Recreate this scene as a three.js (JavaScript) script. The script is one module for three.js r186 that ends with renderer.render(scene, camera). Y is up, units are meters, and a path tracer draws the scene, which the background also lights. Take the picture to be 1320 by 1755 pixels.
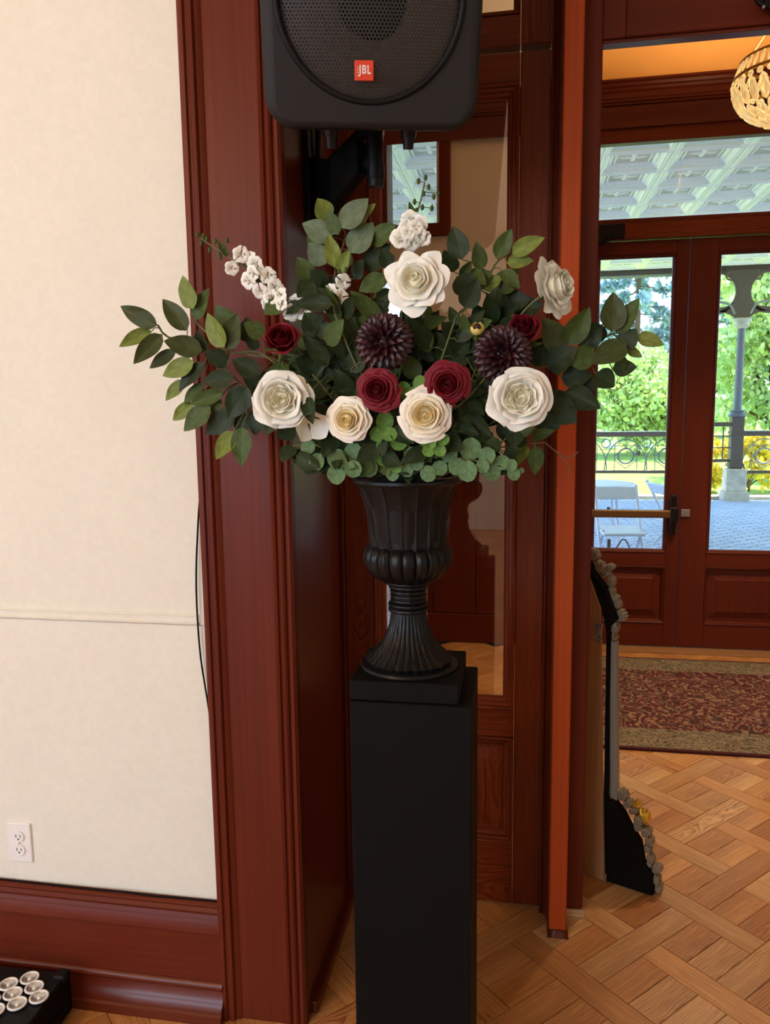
import * as THREE from 'three';
import { RectAreaLightUniformsLib } from 'three/addons/lights/RectAreaLightUniformsLib.js';
import { mergeGeometries, toCreasedNormals } from 'three/addons/utils/BufferGeometryUtils.js';
import { RoundedBoxGeometry } from 'three/addons/geometries/RoundedBoxGeometry.js';
import { FontLoader } from 'three/addons/loaders/FontLoader.js';
import { TextGeometry } from 'three/addons/geometries/TextGeometry.js';

// ---------------------------------------------------------------- camera, sky, sun, area lights, exposure
const scene = new THREE.Scene();
const RAD = Math.PI / 180;
const camera = new THREE.PerspectiveCamera(67.63, 1320 / 1755, 0.05, 200);
camera.rotation.order = 'YXZ';
camera.position.set(0, 1.6, 0);
camera.rotation.set(-7.7 * RAD, 9.9 * RAD, -0.74 * RAD);
const renderer = new THREE.WebGLRenderer({ antialias: true });
renderer.shadowMap.enabled = true;
renderer.shadowMap.type = THREE.PCFSoftShadowMap;
renderer.toneMapping = THREE.LinearToneMapping;
renderer.toneMappingExposure = 1.0;
RectAreaLightUniformsLib.init();

// a bright summer sky, pale at the horizon, the same all round
{
  const W = 64, H = 256, d = new Float32Array(W * H * 4);
  for (let y = 0; y < H; y++) for (let x = 0; x < W; x++) {
    const up = Math.max(0, (y + 0.5) / H - 0.5) * 2, k = Math.pow(1 - up, 3), o = (y * W + x) * 4;
    d[o] = 0.3 + 0.36 * k; d[o + 1] = 0.62 + 0.26 * k; d[o + 2] = 1.3 - 0.18 * k; d[o + 3] = 1;
  }
  const t = new THREE.DataTexture(d, W, H, THREE.RGBAFormat, THREE.FloatType);
  t.mapping = THREE.EquirectangularReflectionMapping; t.magFilter = THREE.LinearFilter; t.needsUpdate = true;
  scene.background = t; scene.backgroundIntensity = 3.6;
}
const sun = new THREE.DirectionalLight(0xfff0d8, 17);
sun.position.set(9, 20, -22); sun.target.position.set(3, 0, -18); sun.castShadow = true; sun.shadow.radius = 1;
Object.assign(sun.shadow.camera, { left: -25, right: 25, top: 25, bottom: -25, near: 1, far: 80 });
sun.shadow.mapSize.set(2048, 2048);
scene.add(sun, sun.target);
// daylight that comes through the two tall windows in the wall behind the camera, and through the wide bay on the left of it
function daylight(x, y, z, w, h, tx, ty, tz, power, color) {
  const l = new THREE.RectAreaLight(color, power, w, h);
  l.position.set(x, y, z); l.lookAt(tx, ty, tz); l.name = 'window_daylight'; scene.add(l); return l;
}
daylight(-4.0, 2.0, 5.36, 1.36, 2.4, -4.0, 2.0, 0, 7.5, 0xd4e6ff);
daylight(-2.1, 2.0, 5.36, 1.36, 2.4, -2.1, 2.0, 0, 7.5, 0xd4e6ff);
daylight(-4.86, 1.95, 1.9, 2.2, 2.4, 0, 1.95, 1.9, 3.4, 0xd4e6ff);

// ---------------------------------------------------------------- helpers
const V = (x, y, z) => new THREE.Vector3(x, y, z);
function rng(seed) { let s = seed >>> 0; return () => { s = (s + 0x6d2b79f5) | 0; let t = Math.imul(s ^ (s >>> 15), 1 | s); t = (t + Math.imul(t ^ (t >>> 7), 61 | t)) ^ t; return ((t ^ (t >>> 14)) >>> 0) / 4294967296; }; }
const taken = new Map();
function numbered(name) { const n = taken.get(name) ?? 0; taken.set(name, n + 1); return n ? name + '_' + String(n).padStart(3, '0') : name; }
function tag(o, label, category, group, kind) { if (label) o.userData.label = label; if (category) o.userData.category = category; if (group) o.userData.group = group; if (kind) o.userData.kind = kind; return o; }
function thing(name, label, category, pos = [0, 0, 0], turn = 0, group) {
  const o = new THREE.Group(); o.name = numbered(name); o.position.set(...pos); o.rotation.y = turn; scene.add(o); return tag(o, label, category, group);
}
function structure(name) { const o = new THREE.Group(); o.name = numbered(name); o.userData.kind = 'structure'; scene.add(o); return o; }
function part(name, geo, mat, parent, label) {
  const m = new THREE.Mesh(Array.isArray(geo) ? join(geo) : geo, mat); m.castShadow = m.receiveShadow = true;
  m.name = parent === scene ? numbered(name) : name; parent.add(m); if (label) m.userData.label = label; return m;
}
function joint(name, parent) { const g = new THREE.Group(); g.name = name; parent.add(g); return g; }
function join(list) {
  const l = list.map((g) => { let h = g.index ? g.toNonIndexed() : g; if (!h.attributes.uv) h.setAttribute('uv', new THREE.BufferAttribute(new Float32Array(h.attributes.position.count * 2), 2)); for (const k of Object.keys(h.attributes)) if (!['position', 'normal', 'uv'].includes(k)) h.deleteAttribute(k); return h; });
  return mergeGeometries(l);
}
function soup(polys, uvOf) {                                              // flat-shaded polygons, each a list of points
  const p = [], n = [], t = [];
  for (const poly of polys) {
    const N = V(0, 0, 0).crossVectors(poly[1].clone().sub(poly[0]), poly[2].clone().sub(poly[0])).normalize();
    for (let i = 1; i + 1 < poly.length; i++) for (const q of [poly[0], poly[i], poly[i + 1]]) { p.push(q.x, q.y, q.z); n.push(N.x, N.y, N.z); t.push(...uvOf(q, N)); }
  }
  const g = new THREE.BufferGeometry();
  g.setAttribute('position', new THREE.Float32BufferAttribute(p, 3)); g.setAttribute('normal', new THREE.Float32BufferAttribute(n, 3)); g.setAttribute('uv', new THREE.Float32BufferAttribute(t, 2));
  return g;
}
const pick = rng(7);
const AX = { x: 0, y: 1, z: 2 };
// a box with chamfered edges; the grain runs along one axis, uv in metres, a random place in the texture for each board; col picks one of the texture's n board figures
function board(w, h, d, grain = 'y', c = 0.002, fig) {
  const H = [w / 2, h / 2, d / 2]; c = Math.min(c, H[0] * 0.45, H[1] * 0.45, H[2] * 0.45);
  const corner = (s, a) => V(...[0, 1, 2].map((k) => s[k] * (k === a ? H[k] : H[k] - c)));
  const polys = [], S = [-1, 1], fix = (poly) => { const m = poly.reduce((a, b) => a.add(b), V(0, 0, 0)); const N = V(0, 0, 0).crossVectors(poly[1].clone().sub(poly[0]), poly[2].clone().sub(poly[0])); polys.push(N.dot(m) < 0 ? poly.reverse() : poly); };
  const mk = (o) => [o[0], o[1], o[2]];
  for (let a = 0; a < 3; a++) { const b = (a + 1) % 3, e = (a + 2) % 3; for (const s of S) fix([[-1, -1], [1, -1], [1, 1], [-1, 1]].map(([i, j]) => { const v = []; v[a] = s; v[b] = i; v[e] = j; return corner(mk(v), a); })); }
  for (let a = 0; a < 3; a++) { const b = (a + 1) % 3, e = (a + 2) % 3; for (const i of S) for (const j of S) { const v0 = [], v1 = []; v0[a] = -1; v1[a] = 1; v0[b] = v1[b] = i; v0[e] = v1[e] = j; fix([corner(v0, b), corner(v1, b), corner(v1, e), corner(v0, e)]); } }
  for (const i of S) for (const j of S) for (const k of S) fix([corner([i, j, k], 0), corner([i, j, k], 1), corner([i, j, k], 2)]);
  const g = AX[grain], ru = pick(), rv = pick() * 3;
  return soup(polys, (q, N) => {
    const P = [q.x, q.y, q.z], n = [Math.abs(N.x), Math.abs(N.y), Math.abs(N.z)]; let a = n.indexOf(Math.max(...n));
    let u, v; if (a === g) { u = P[(g + 1) % 3]; v = P[(g + 2) % 3] * 0.2; } else { v = P[g]; u = P[3 - a - g]; }
    if (fig !== undefined) { const wide = 2 * H[a === g ? (g + 1) % 3 : 3 - a - g]; return [(Math.floor(ru * fig) + 0.5 + (u / wide) * 0.9) / fig, v + rv]; }
    return [u + ru, v + rv];
  });
}
function at(g, x, y, z, rx = 0, ry = 0, rz = 0) { g.applyMatrix4(new THREE.Matrix4().makeRotationFromEuler(new THREE.Euler(rx, ry, rz)).setPosition(x, y, z)); return g; }
// a closed profile [a, b] swept along a straight length; A, B, C are the world directions of a, b and the length
function mould(profile, len, A, B, C, origin, crease = 0.6) {
  const polys = [], n = profile.length; let area = 0;
  for (let i = 0; i < n; i++) { const [x0, y0] = profile[i], [x1, y1] = profile[(i + 1) % n]; area += x0 * y1 - x1 * y0; }
  const pr = area < 0 ? profile.slice().reverse() : profile;
  const p = [], t = []; let run = pick(); const rv = pick() * 3;
  const push = (a, b, l, u) => { p.push(a, b, l); t.push(u, l + rv); };
  for (let i = 0; i < n; i++) {
    const [x0, y0] = pr[i], [x1, y1] = pr[(i + 1) % n], u1 = run + Math.hypot(x1 - x0, y1 - y0);
    push(x0, y0, 0, run); push(x1, y1, 0, u1); push(x1, y1, len, u1); push(x0, y0, 0, run); push(x1, y1, len, u1); push(x0, y0, len, run); run = u1;
  }
  const c = pr.map(([a, b]) => new THREE.Vector2(a, b));
  for (const [i, j, k] of THREE.ShapeUtils.triangulateShape(c, [])) {
    for (const m of [k, j, i]) push(c[m].x, c[m].y, 0, c[m].x); for (const m of [i, j, k]) push(c[m].x, c[m].y, len, c[m].x);
  }
  let g = new THREE.BufferGeometry(); g.setAttribute('position', new THREE.Float32BufferAttribute(p, 3)); g.setAttribute('uv', new THREE.Float32BufferAttribute(t, 2));
  const M = new THREE.Matrix4().makeBasis(V(...A), V(...B), V(...C)); M.setPosition(...origin);
  if (M.determinant() < 0) { const P = g.attributes.position, U = g.attributes.uv; for (let i = 0; i < P.count; i += 3) { for (const at2 of [P, U]) { const s = at2.itemSize; for (let k = 0; k < s; k++) { const q = at2.array[(i + 1) * s + k]; at2.array[(i + 1) * s + k] = at2.array[(i + 2) * s + k]; at2.array[(i + 2) * s + k] = q; } } } }
  g.applyMatrix4(M); g.computeVertexNormals(); return toCreasedNormals(g, crease);
}
const arcPts = (cx, cy, r, a0, a1, n) => Array.from({ length: n + 1 }, (_, i) => { const a = (a0 + (a1 - a0) * i / n) * RAD; return [cx + r * Math.cos(a), cy + r * Math.sin(a)]; });
function tube(pts, r, seg = 24, sides = 8, closed = false) { return new THREE.TubeGeometry(new THREE.CatmullRomCurve3(pts, closed), seg, r, sides, closed); }
function rod(a, b, r, sides = 8, r2 = r) { const d = b.clone().sub(a), g = new THREE.CylinderGeometry(r2, r, d.length(), sides); g.applyMatrix4(new THREE.Matrix4().makeRotationFromQuaternion(new THREE.Quaternion().setFromUnitVectors(V(0, 1, 0), d.clone().normalize())).setPosition(a.clone().add(b).multiplyScalar(0.5))); return g; }
function extrude(shape, depth, bevel = 0.003, seg = 1, curve = 8) { return new THREE.ExtrudeGeometry(shape, { depth, bevelEnabled: bevel > 0, bevelThickness: bevel, bevelSize: bevel, bevelOffset: -bevel, bevelSegments: seg, curveSegments: curve }); }
function shapeOf(pts) { const s = new THREE.Shape(); pts.forEach(([x, y], i) => (i ? s.lineTo(x, y) : s.moveTo(x, y))); return s; }
function metreUV(g, s = 1) { const P = g.attributes.position, N = g.attributes.normal, U = new Float32Array(P.count * 2); for (let i = 0; i < P.count; i++) { const n = [Math.abs(N.getX(i)), Math.abs(N.getY(i)), Math.abs(N.getZ(i))], a = n.indexOf(Math.max(...n)); U[2 * i] = (a === 0 ? P.getZ(i) : P.getX(i)) * s; U[2 * i + 1] = (a === 1 ? P.getZ(i) : P.getY(i)) * s; } g.setAttribute('uv', new THREE.BufferAttribute(U, 2)); return g; }

// ---------------------------------------------------------------- noise and textures
const hash = (x, y, s) => { let h = Math.imul(x, 374761393) ^ Math.imul(y, 668265263) ^ Math.imul(s, 974634559); h = Math.imul(h ^ (h >>> 13), 1274126177); return ((h ^ (h >>> 16)) >>> 0) / 4294967296; };
function vnoise(x, y, s, px, py) {                                        // value noise, periodic in px, py cells
  const ix = Math.floor(x), iy = Math.floor(y), fx = x - ix, fy = y - iy, u = fx * fx * (3 - 2 * fx), v = fy * fy * (3 - 2 * fy), w = (a, n) => ((a % n) + n) % n;
  const a = hash(w(ix, px), w(iy, py), s), b = hash(w(ix + 1, px), w(iy, py), s), c = hash(w(ix, px), w(iy + 1, py), s), d = hash(w(ix + 1, px), w(iy + 1, py), s);
  return (a + (b - a) * u) * (1 - v) + (c + (d - c) * u) * v;
}
const fbm = (x, y, s, px, py, o = 4) => { let r = 0, a = 0.5; for (let i = 0; i < o; i++) { r += a * vnoise(x, y, s + i, px, py); x *= 2; y *= 2; px *= 2; py *= 2; a *= 0.5; } return r; };
const lerp = (a, b, t) => a + (b - a) * t, clamp = (x, a = 0, b = 1) => Math.min(b, Math.max(a, x));
function texture(W, H, f, srgb = true) {                                   // f(x, y) in 0..1 -> [r, g, b] in 0..255
  const d = new Uint8Array(W * H * 4);
  for (let y = 0; y < H; y++) for (let x = 0; x < W; x++) { const c = f(x / W, y / H), o = (y * W + x) * 4; d[o] = clamp(c[0], 0, 255); d[o + 1] = clamp(c[1], 0, 255); d[o + 2] = clamp(c[2], 0, 255); d[o + 3] = 255; }
  const t = new THREE.DataTexture(d, W, H); t.wrapS = t.wrapT = THREE.RepeatWrapping; t.magFilter = THREE.LinearFilter; t.minFilter = THREE.LinearMipmapLinearFilter; t.generateMipmaps = true;
  if (srgb) t.colorSpace = THREE.SRGBColorSpace; t.needsUpdate = true; return t;
}
const mix3 = (a, b, t) => [lerp(a[0], b[0], t), lerp(a[1], b[1], t), lerp(a[2], b[2], t)];
// plain stained wood: long fine streaks and broad cloudy colour
function streakWood(base, dark, seed, amount = 1) {
  return texture(512, 1024, (x, y) => {
    const a = fbm(x * 90, y * 3, seed, 90, 3, 3) - 0.45, b = fbm(x * 260, y * 9, seed + 9, 260, 9, 2) - 0.38, c = fbm(x * 4, y * 2, seed + 20, 4, 2, 3) - 0.45;
    return mix3(base, dark, clamp(0.42 + amount * (a * 0.8 + b * 0.5 + c * 0.9)));
  });
}
// flat-sawn figure: each of n columns is one board cut at its own distance from the heart, so the rings draw arches or straight lines
function figuredWood(light, dark, seed, n, ring, wide, long, W, H, strength) {
  const r = rng(seed), col = Array.from({ length: n }, () => ({ x0: (r() - 0.5) * (r() < 0.45 ? 0.5 : 3.2), d: 0.015 + 0.05 * r(), m: (r() - 0.5) * 0.2, ph: r() * 10, tone: r() }));
  return texture(W, H, (x, y) => {
    const k = Math.min(n - 1, Math.floor(x * n)), q = col[k], X = (x * n - k - 0.5) * wide, yy = y * long;
    const bend = fbm(0.5 + k * 3, y * 4, seed + k, 99, 4, 4) - 0.45, w2 = fbm(x * n * 2.5, y * 7, seed + 31, n * 2.5, 7, 4) - 0.45, fine = fbm(x * n * 9, y * 14, seed + 57, n * 9, 14, 3) - 0.44;
    const d = q.d + Math.abs(Math.sin(Math.PI * (y + q.ph))) * q.m + bend * 0.05;
    const rr = Math.hypot((X - q.x0 * wide) * 1.6, d) / ring + w2 * 2.6 + fine * 0.7, f = rr - Math.floor(rr), year = 0.45 + 0.9 * hash(Math.floor(rr), k, seed);
    const late = Math.pow(f, 1.6) * (1 - clamp((f - 0.88) / 0.12)) * year, pore = fbm(x * n * 50, y * 16, seed + 5, n * 50, 16, 3) - 0.44, cloud = fbm(x * n * 1.5, y * 3, seed + 77, Math.round(n * 1.5), 3, 3) - 0.45;
    return mix3(light, dark, clamp(0.14 + late * strength + pore * 0.75 + cloud * 0.5 + (q.tone - 0.5) * 0.3));
  });
}
const std = (o) => new THREE.MeshStandardMaterial(o), phys = (o) => new THREE.MeshPhysicalMaterial(o);
const srgb = (r, g, b) => new THREE.Color().setRGB(r / 255, g / 255, b / 255, THREE.SRGBColorSpace);
const rep = (t, u, v) => { const c = t.clone(); c.repeat.set(u, v); c.needsUpdate = true; return c; };

const mahoganyMap = streakWood([116, 47, 26], [78, 29, 15], 11, 0.7), cherryMap = figuredWood([128, 56, 26], [74, 27, 12], 23, 4, 0.009, 0.09, 1.6, 512, 1024, 0.75);
const oakMap = figuredWood([232, 182, 122], [158, 104, 58], 41, 8, 0.0088, 0.09, 0.9, 1024, 1024, 0.8);
const M = {
  mahogany: phys({ map: rep(mahoganyMap, 2.2, 0.55), roughness: 0.38, specularIntensity: 0.32 }),
  mahoganyGloss: phys({ map: rep(mahoganyMap, 2.2, 0.55), roughness: 0.3, specularIntensity: 0.8 }),
  cherry: phys({ map: rep(cherryMap, 1, 0.62), roughness: 0.38, specularIntensity: 0.35 }),
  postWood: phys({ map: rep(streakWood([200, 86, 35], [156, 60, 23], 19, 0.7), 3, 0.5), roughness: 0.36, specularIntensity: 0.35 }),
  doorWood: phys({ map: rep(mahoganyMap, 2.2, 0.55), roughness: 0.4, specularIntensity: 0.35 }),
  oak: ['#ffffff', '#f2e2d0', '#e6cfb6', '#fff1dc'].map((c) => std({ map: rep(oakMap, 1, 1.1), color: c, roughness: 0.3 })),
  plywood: std({ map: rep(streakWood([172, 124, 78], [132, 88, 50], 52, 0.8), 3, 0.8), roughness: 0.6 }),
  wall: std({ map: texture(512, 512, (x, y) => { const a = fbm(x * 6, y * 6, 61, 6, 6, 4) - 0.45, b = fbm(x * 70, y * 70, 66, 70, 70, 3) - 0.43; const k = 1 + a * 0.02 + b * 0.035; return [235 * k, 230 * k, 211 * k]; }), bumpMap: texture(512, 512, (x, y) => { const b = fbm(x * 60, y * 60, 68, 60, 60, 3); return [b * 255, b * 255, b * 255]; }, false), bumpScale: 0.0006, roughness: 0.72 }),
  plaster: std({ color: srgb(232, 214, 186), roughness: 0.85 }),
  orange: std({ map: texture(256, 256, (x, y) => { const k = 1 + (fbm(x * 5, y * 5, 81, 5, 5, 4) - 0.45) * 0.1; return [236 * k, 178 * k, 100 * k]; }), roughness: 0.8 }),
  greige: std({ color: srgb(222, 216, 204), roughness: 0.8 }),
  black: phys({ color: srgb(22, 21, 20), roughness: 0.5, specularIntensity: 0.35 }),
  blackMatte: phys({ color: srgb(14, 14, 13), roughness: 0.6, specularIntensity: 0.2 }),
  blackGloss: phys({ color: srgb(20, 19, 19), roughness: 0.3, specularIntensity: 0.5 }),
  urn: phys({ color: srgb(18, 18, 18), roughness: 0.32, specularIntensity: 0.5 }),
  speaker: phys({ color: srgb(40, 38, 37), specularIntensity: 0.4, roughness: 0.55, bumpMap: texture(256, 256, (x, y) => { const b = fbm(x * 90, y * 90, 88, 90, 90, 2); return [b * 255, b * 255, b * 255]; }, false), bumpScale: 0.0005 }),
  brass: std({ color: srgb(128, 96, 60), metalness: 0.8, roughness: 0.42 }),
  chrome: std({ color: srgb(215, 214, 212), metalness: 1, roughness: 0.12 }),
  steel: std({ color: srgb(150, 148, 144), metalness: 0.6, roughness: 0.4 }),
  white: std({ color: srgb(240, 236, 228), roughness: 0.45 }),
  glass: phys({ color: 0xffffff, transmission: 1, thickness: 0, roughness: 0, ior: 1.52 }),
  oldGlass: phys({ color: 0xffffff, transmission: 1, thickness: 0, roughness: 0, ior: 1.8 }),
};

// ---------------------------------------------------------------- room shell
function slab(name, x0, x1, y0, y1, z0, z1, mat, parent) { const g = metreUV(new THREE.BoxGeometry(x1 - x0, y1 - y0, z1 - z0)); g.translate((x0 + x1) / 2, (y0 + y1) / 2, (z0 + z1) / 2); metreUV(g); return part(name, g, mat, parent); }
function plank(x0, x1, y0, y1, z0, z1, mat, parent, name = 'board', grain = 'y', c = 0.002, fig) { const g = board(x1 - x0, y1 - y0, z1 - z0, grain, c, fig); g.translate((x0 + x1) / 2, (y0 + y1) / 2, (z0 + z1) / 2); return part(name, g, mat, parent); }

const wallLeft = structure('wall_left');
slab('plaster', -5.1, -0.552, 0, 3.72, -2.34, -1.76, M.wall, wallLeft);
const wallFront = structure('wall_front');
slab('wall_above_opening', -0.552, 3.4, 3.05, 3.72, -2.34, -1.76, M.wall, wallFront);
slab('pier', 1.95, 3.4, 0, 3.05, -2.34, -1.76, M.wall, wallFront);
const wallRight = structure('wall_right'); slab('plaster', 3.3, 3.5, 0, 3.72, -1.76, 5.5, M.wall, wallRight);
const wallSide = structure('wall_side');                                  // with the wide bay window, outside the frame on the left
slab('below_window', -5.1, -4.9, 0, 0.72, -1.76, 5.5, M.wall, wallSide); slab('above_window', -5.1, -4.9, 3.18, 3.72, -1.76, 5.5, M.wall, wallSide);
slab('beside_window', -5.1, -4.9, 0.72, 3.18, -1.76, 0.78, M.wall, wallSide); slab('beside_window', -5.1, -4.9, 0.72, 3.18, 3.02, 5.5, M.wall, wallSide);
const wallBack = structure('wall_back');
slab('below_windows', -5.1, 3.5, 0, 0.78, 5.4, 5.6, M.wall, wallBack); slab('above_windows', -5.1, 3.5, 3.22, 3.72, 5.4, 5.6, M.wall, wallBack);
for (const [a, b] of [[-5.1, -4.7], [-3.3, -2.8], [-1.4, 3.5]]) slab('between_windows', a, b, 0.78, 3.22, 5.4, 5.6, M.wall, wallBack);
for (const cx of [-4.0, -2.1]) {
  const w = structure('window_' + (cx < -3 ? 1 : 2));
  slab('glass_pane', cx - 0.7, cx + 0.7, 0.78, 3.22, 5.49, 5.495, M.glass, w);
  for (const x of [-0.7, 0, 0.7]) plank(cx + x - 0.035, cx + x + 0.035, 0.78, 3.22, 5.4, 5.46, M.mahogany, w, 'sash_bar');
  for (const y of [0.82, 2, 3.18]) plank(cx - 0.7, cx + 0.7, y - 0.03, y + 0.03, 5.41, 5.45, M.mahogany, w, 'sash_rail', 'x');
}
{ const w = structure('window_3'); slab('glass_pane', -5.0, -4.995, 0.72, 3.18, 0.78, 3.02, M.glass, w); for (const z of [0.8, 1.9, 3.0]) plank(-4.99, -4.93, 0.72, 3.18, z - 0.035, z + 0.035, M.mahogany, w, 'sash_bar'); }
const ceiling = structure('ceiling'); slab('plaster', -5.1, 3.5, 3.72, 3.9, -1.76, 5.6, M.plaster, ceiling);

// floor: a slab under woven parquet laid at 45 degrees
const floor = structure('floor');
slab('subfloor', -5.1, 3.6, -0.2, -0.014, -5.33, 5.6, std({ color: srgb(44, 26, 14), roughness: 0.9 }), floor);
{
  const r = rng(5), P0 = 0.267, w = 0.085, cell = P0 - w, variants = {};
  const geo = (lv, lu, along) => { const k = [lv, lu, along, Math.floor(r() * 5)].join(); return (variants[k] ??= at(board(along === 'v' ? lv : lu, 0.014, along === 'v' ? lu : lv, 'x', 0.0009, 8), 0, -0.007, 0)); };
  const far = [], S = Math.SQRT1_2; let shown = 0;
  const lay = (u, v, lu, lv, along) => {                                  // u = (x + z) / sqrt 2, v = (x - z) / sqrt 2
    const x = (u + v) * S, z = (u - v) * S;
    if (x < -5 || x > 3.5 || z < -5.1 || z > 5.5) return;
    const g = geo(lv - 0.0018, lu - 0.0018, along), m = new THREE.Matrix4().makeRotationY(along === 'v' ? Math.PI / 4 : -Math.PI / 4); m.setPosition(x, -0.0006 * r(), z);
    const right = 0.64 - (z + 1.7) * 0.5, near = z < -1.62 && z > -3.68 && x > -0.6 && x < right && shown < 300;
    if (near) { shown++; const p = part('parquet_strip', g, M.oak[Math.floor(r() * 4)], floor); p.applyMatrix4(m); } else far.push([g, m]);
  };
  for (let i = -26; i < 26; i++) for (let j = -26; j < 30; j++) {
    const u = -1.2925 + P0 * i, v = 1.5525 + P0 * j;
    for (const k of [-1, 1]) lay(u + P0 / 2 + k * cell / 4, v + P0 / 2, cell / 2, cell, 'v');        // two boards in each square
    if ((i + j) % 2 === 0) lay(u, v, 2 * cell + w, w, 'u'); else lay(u, v, w, 2 * cell + w, 'v');    // woven border strips
  }
  const rest = part('parquet_beyond', join(far.map(([g, m]) => g.clone().applyMatrix4(m))), M.oak[1], floor); rest.userData.kind = 'stuff';
}

// baseboard and chair rail on the cream wall
const base = structure('baseboard_left');
part('cap_moulding', mould([[0, 0.318], [0.018, 0.318], [0.023, 0.313], [0.019, 0.306], [0.026, 0.298], [0.023, 0.29], [0.03, 0.283], [0.03, 0.275], [0.042, 0.258], [0.042, 0.251], [0, 0.251]], 4.2, [0, 0, 1], [0, 1, 0], [1, 0, 0], [-4.95, 0, -1.76], 0.9), M.mahogany, base);
part('band', mould([[0, 0.25], [0.034, 0.25], [0.034, 0.108], [0, 0.108]], 4.2, [0, 0, 1], [0, 1, 0], [1, 0, 0], [-4.95, 0, -1.76]), M.mahogany, base);
part('shoe_moulding', mould([[0, 0.107], [0.036, 0.107], [0.043, 0.103], [0.046, 0.096], [0.044, 0.089], [0.038, 0.085], [0.039, 0.07], [0.045, 0.052], [0.056, 0.04], [0.056, 0.03], [0.062, 0.026], [0.062, 0.0], [0, 0.0]], 4.2, [0, 0, 1], [0, 1, 0], [1, 0, 0], [-4.95, 0, -1.76], 0.9), M.mahoganyGloss, base);
const rail = structure('trim_1');
part('chair_rail', mould([[0, 1.094], [0.004, 1.094], [0.006, 1.091], [0.004, 1.088], [0.004, 1.076], [0.008, 1.073], [0.008, 1.069], [0.005, 1.066], [0, 1.066]], 4.195, [0, 0, 1], [0, 1, 0], [1, 0, 0], [-4.95, 0, -1.76], 0.9), M.wall, rail);

// casing and jamb of the wide opening
const casing = structure('trim_2');
part('outer_moulding', mould([[0, 0], [0, 0.036], [0.006, 0.04], [0.014, 0.04], [0.018, 0.034], [0.022, 0.034], [0.026, 0.038], [0.034, 0.036], [0.038, 0.028], [0.046, 0.026], [0.054, 0.019], [0.054, 0]], 3.1, [1, 0, 0], [0, 0, 1], [0, 1, 0], [-0.756, 0, -1.76], 0.5), M.mahogany, casing);
plank(-0.704, -0.578, 0, 3.1, -1.76, -1.737, M.mahogany, casing, 'flat_board', 'y', 0.001);
part('inner_moulding', mould([[0, 0], [0, 0.029], [0.004, 0.032], [0.01, 0.03], [0.013, 0.024], [0.019, 0.026], [0.024, 0.03], [0.029, 0.027], [0.032, 0.021], [0.036, 0.024], [0.043, 0.026], [0.05, 0.02], [0.052, 0]], 3.1, [1, 0, 0], [0, 0, 1], [0, 1, 0], [-0.579, 0, -1.76], 0.5), M.mahogany, casing);
const jamb = structure('trim_3');
plank(-0.552, -0.53, 0, 3.05, -2.2, -1.762, M.mahoganyGloss, jamb, 'jamb_board', 'y', 0.001);
plank(-0.552, -0.545, 0, 3.05, -2.3, -2.2, M.mahogany, jamb, 'rebate');
plank(-0.55, -0.51, 0, 0.035, -2.29, -1.78, M.mahoganyGloss, jamb, 'shoe', 'z', 0.004);
plank(-0.53, 1.95, 3.03, 3.05, -2.3, -1.762, M.mahoganyGloss, jamb, 'head_board', 'x', 0.001);
plank(1.93, 1.95, 0, 3.03, -2.3, -1.762, M.mahoganyGloss, jamb, 'jamb_board', 'y', 0.001);

// a raised field with a bevelled border
function raisedField(w, h, rise, border) {
  const o = [[-w / 2, -h / 2], [w / 2, -h / 2], [w / 2, h / 2], [-w / 2, h / 2]], i = o.map(([x, y]) => [x - Math.sign(x) * border, y - Math.sign(y) * border]), polys = [];
  const k = o.map(([x, y]) => V(x, y, 0)), t = i.map(([x, y]) => V(x, y, rise)), t2 = i.map(([x, y]) => V(x - Math.sign(x) * 0.004, y - Math.sign(y) * 0.004, rise + 0.004));
  for (let a = 0; a < 4; a++) { const b = (a + 1) % 4; polys.push([k[a], k[b], t[b], t[a]], [t[a], t[b], t2[b], t2[a]]); }
  polys.push(t2, [k[3], k[2], k[1], k[0]]);
  const ru = pick(), rv = pick() * 3; return soup(polys, (q) => [q.x + ru, q.y + rv]);
}
// four lengths of stepped sticking round a rectangular opening; z is the face, the profile steps inwards and back
function sticking(x0, x1, y0, y1, z, mat, parent, wide = 0.031, name = 'glazing_bead') {
  const p = [[0, -0.03], [0, 0.004], [0.1, 0.006], [0.26, 0.003], [0.3, -0.003], [0.55, -0.005], [0.6, -0.011], [0.85, -0.014], [1, -0.02], [1, -0.03]].map(([a, b]) => [a * wide, b]);
  part(name, mould(p, y1 - y0, [1, 0, 0], [0, 0, 1], [0, 1, 0], [x0, y0, z], 0.5), mat, parent); part(name, mould(p, y1 - y0, [-1, 0, 0], [0, 0, 1], [0, 1, 0], [x1, y0, z], 0.5), mat, parent);
  part(name, mould(p, x1 - x0, [0, 1, 0], [0, 0, 1], [1, 0, 0], [x0, y0, z - 0.0003], 0.5), mat, parent); part(name, mould(p, x1 - x0, [0, -1, 0], [0, 0, 1], [1, 0, 0], [x0, y1, z - 0.0003], 0.5), mat, parent);
}

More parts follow.
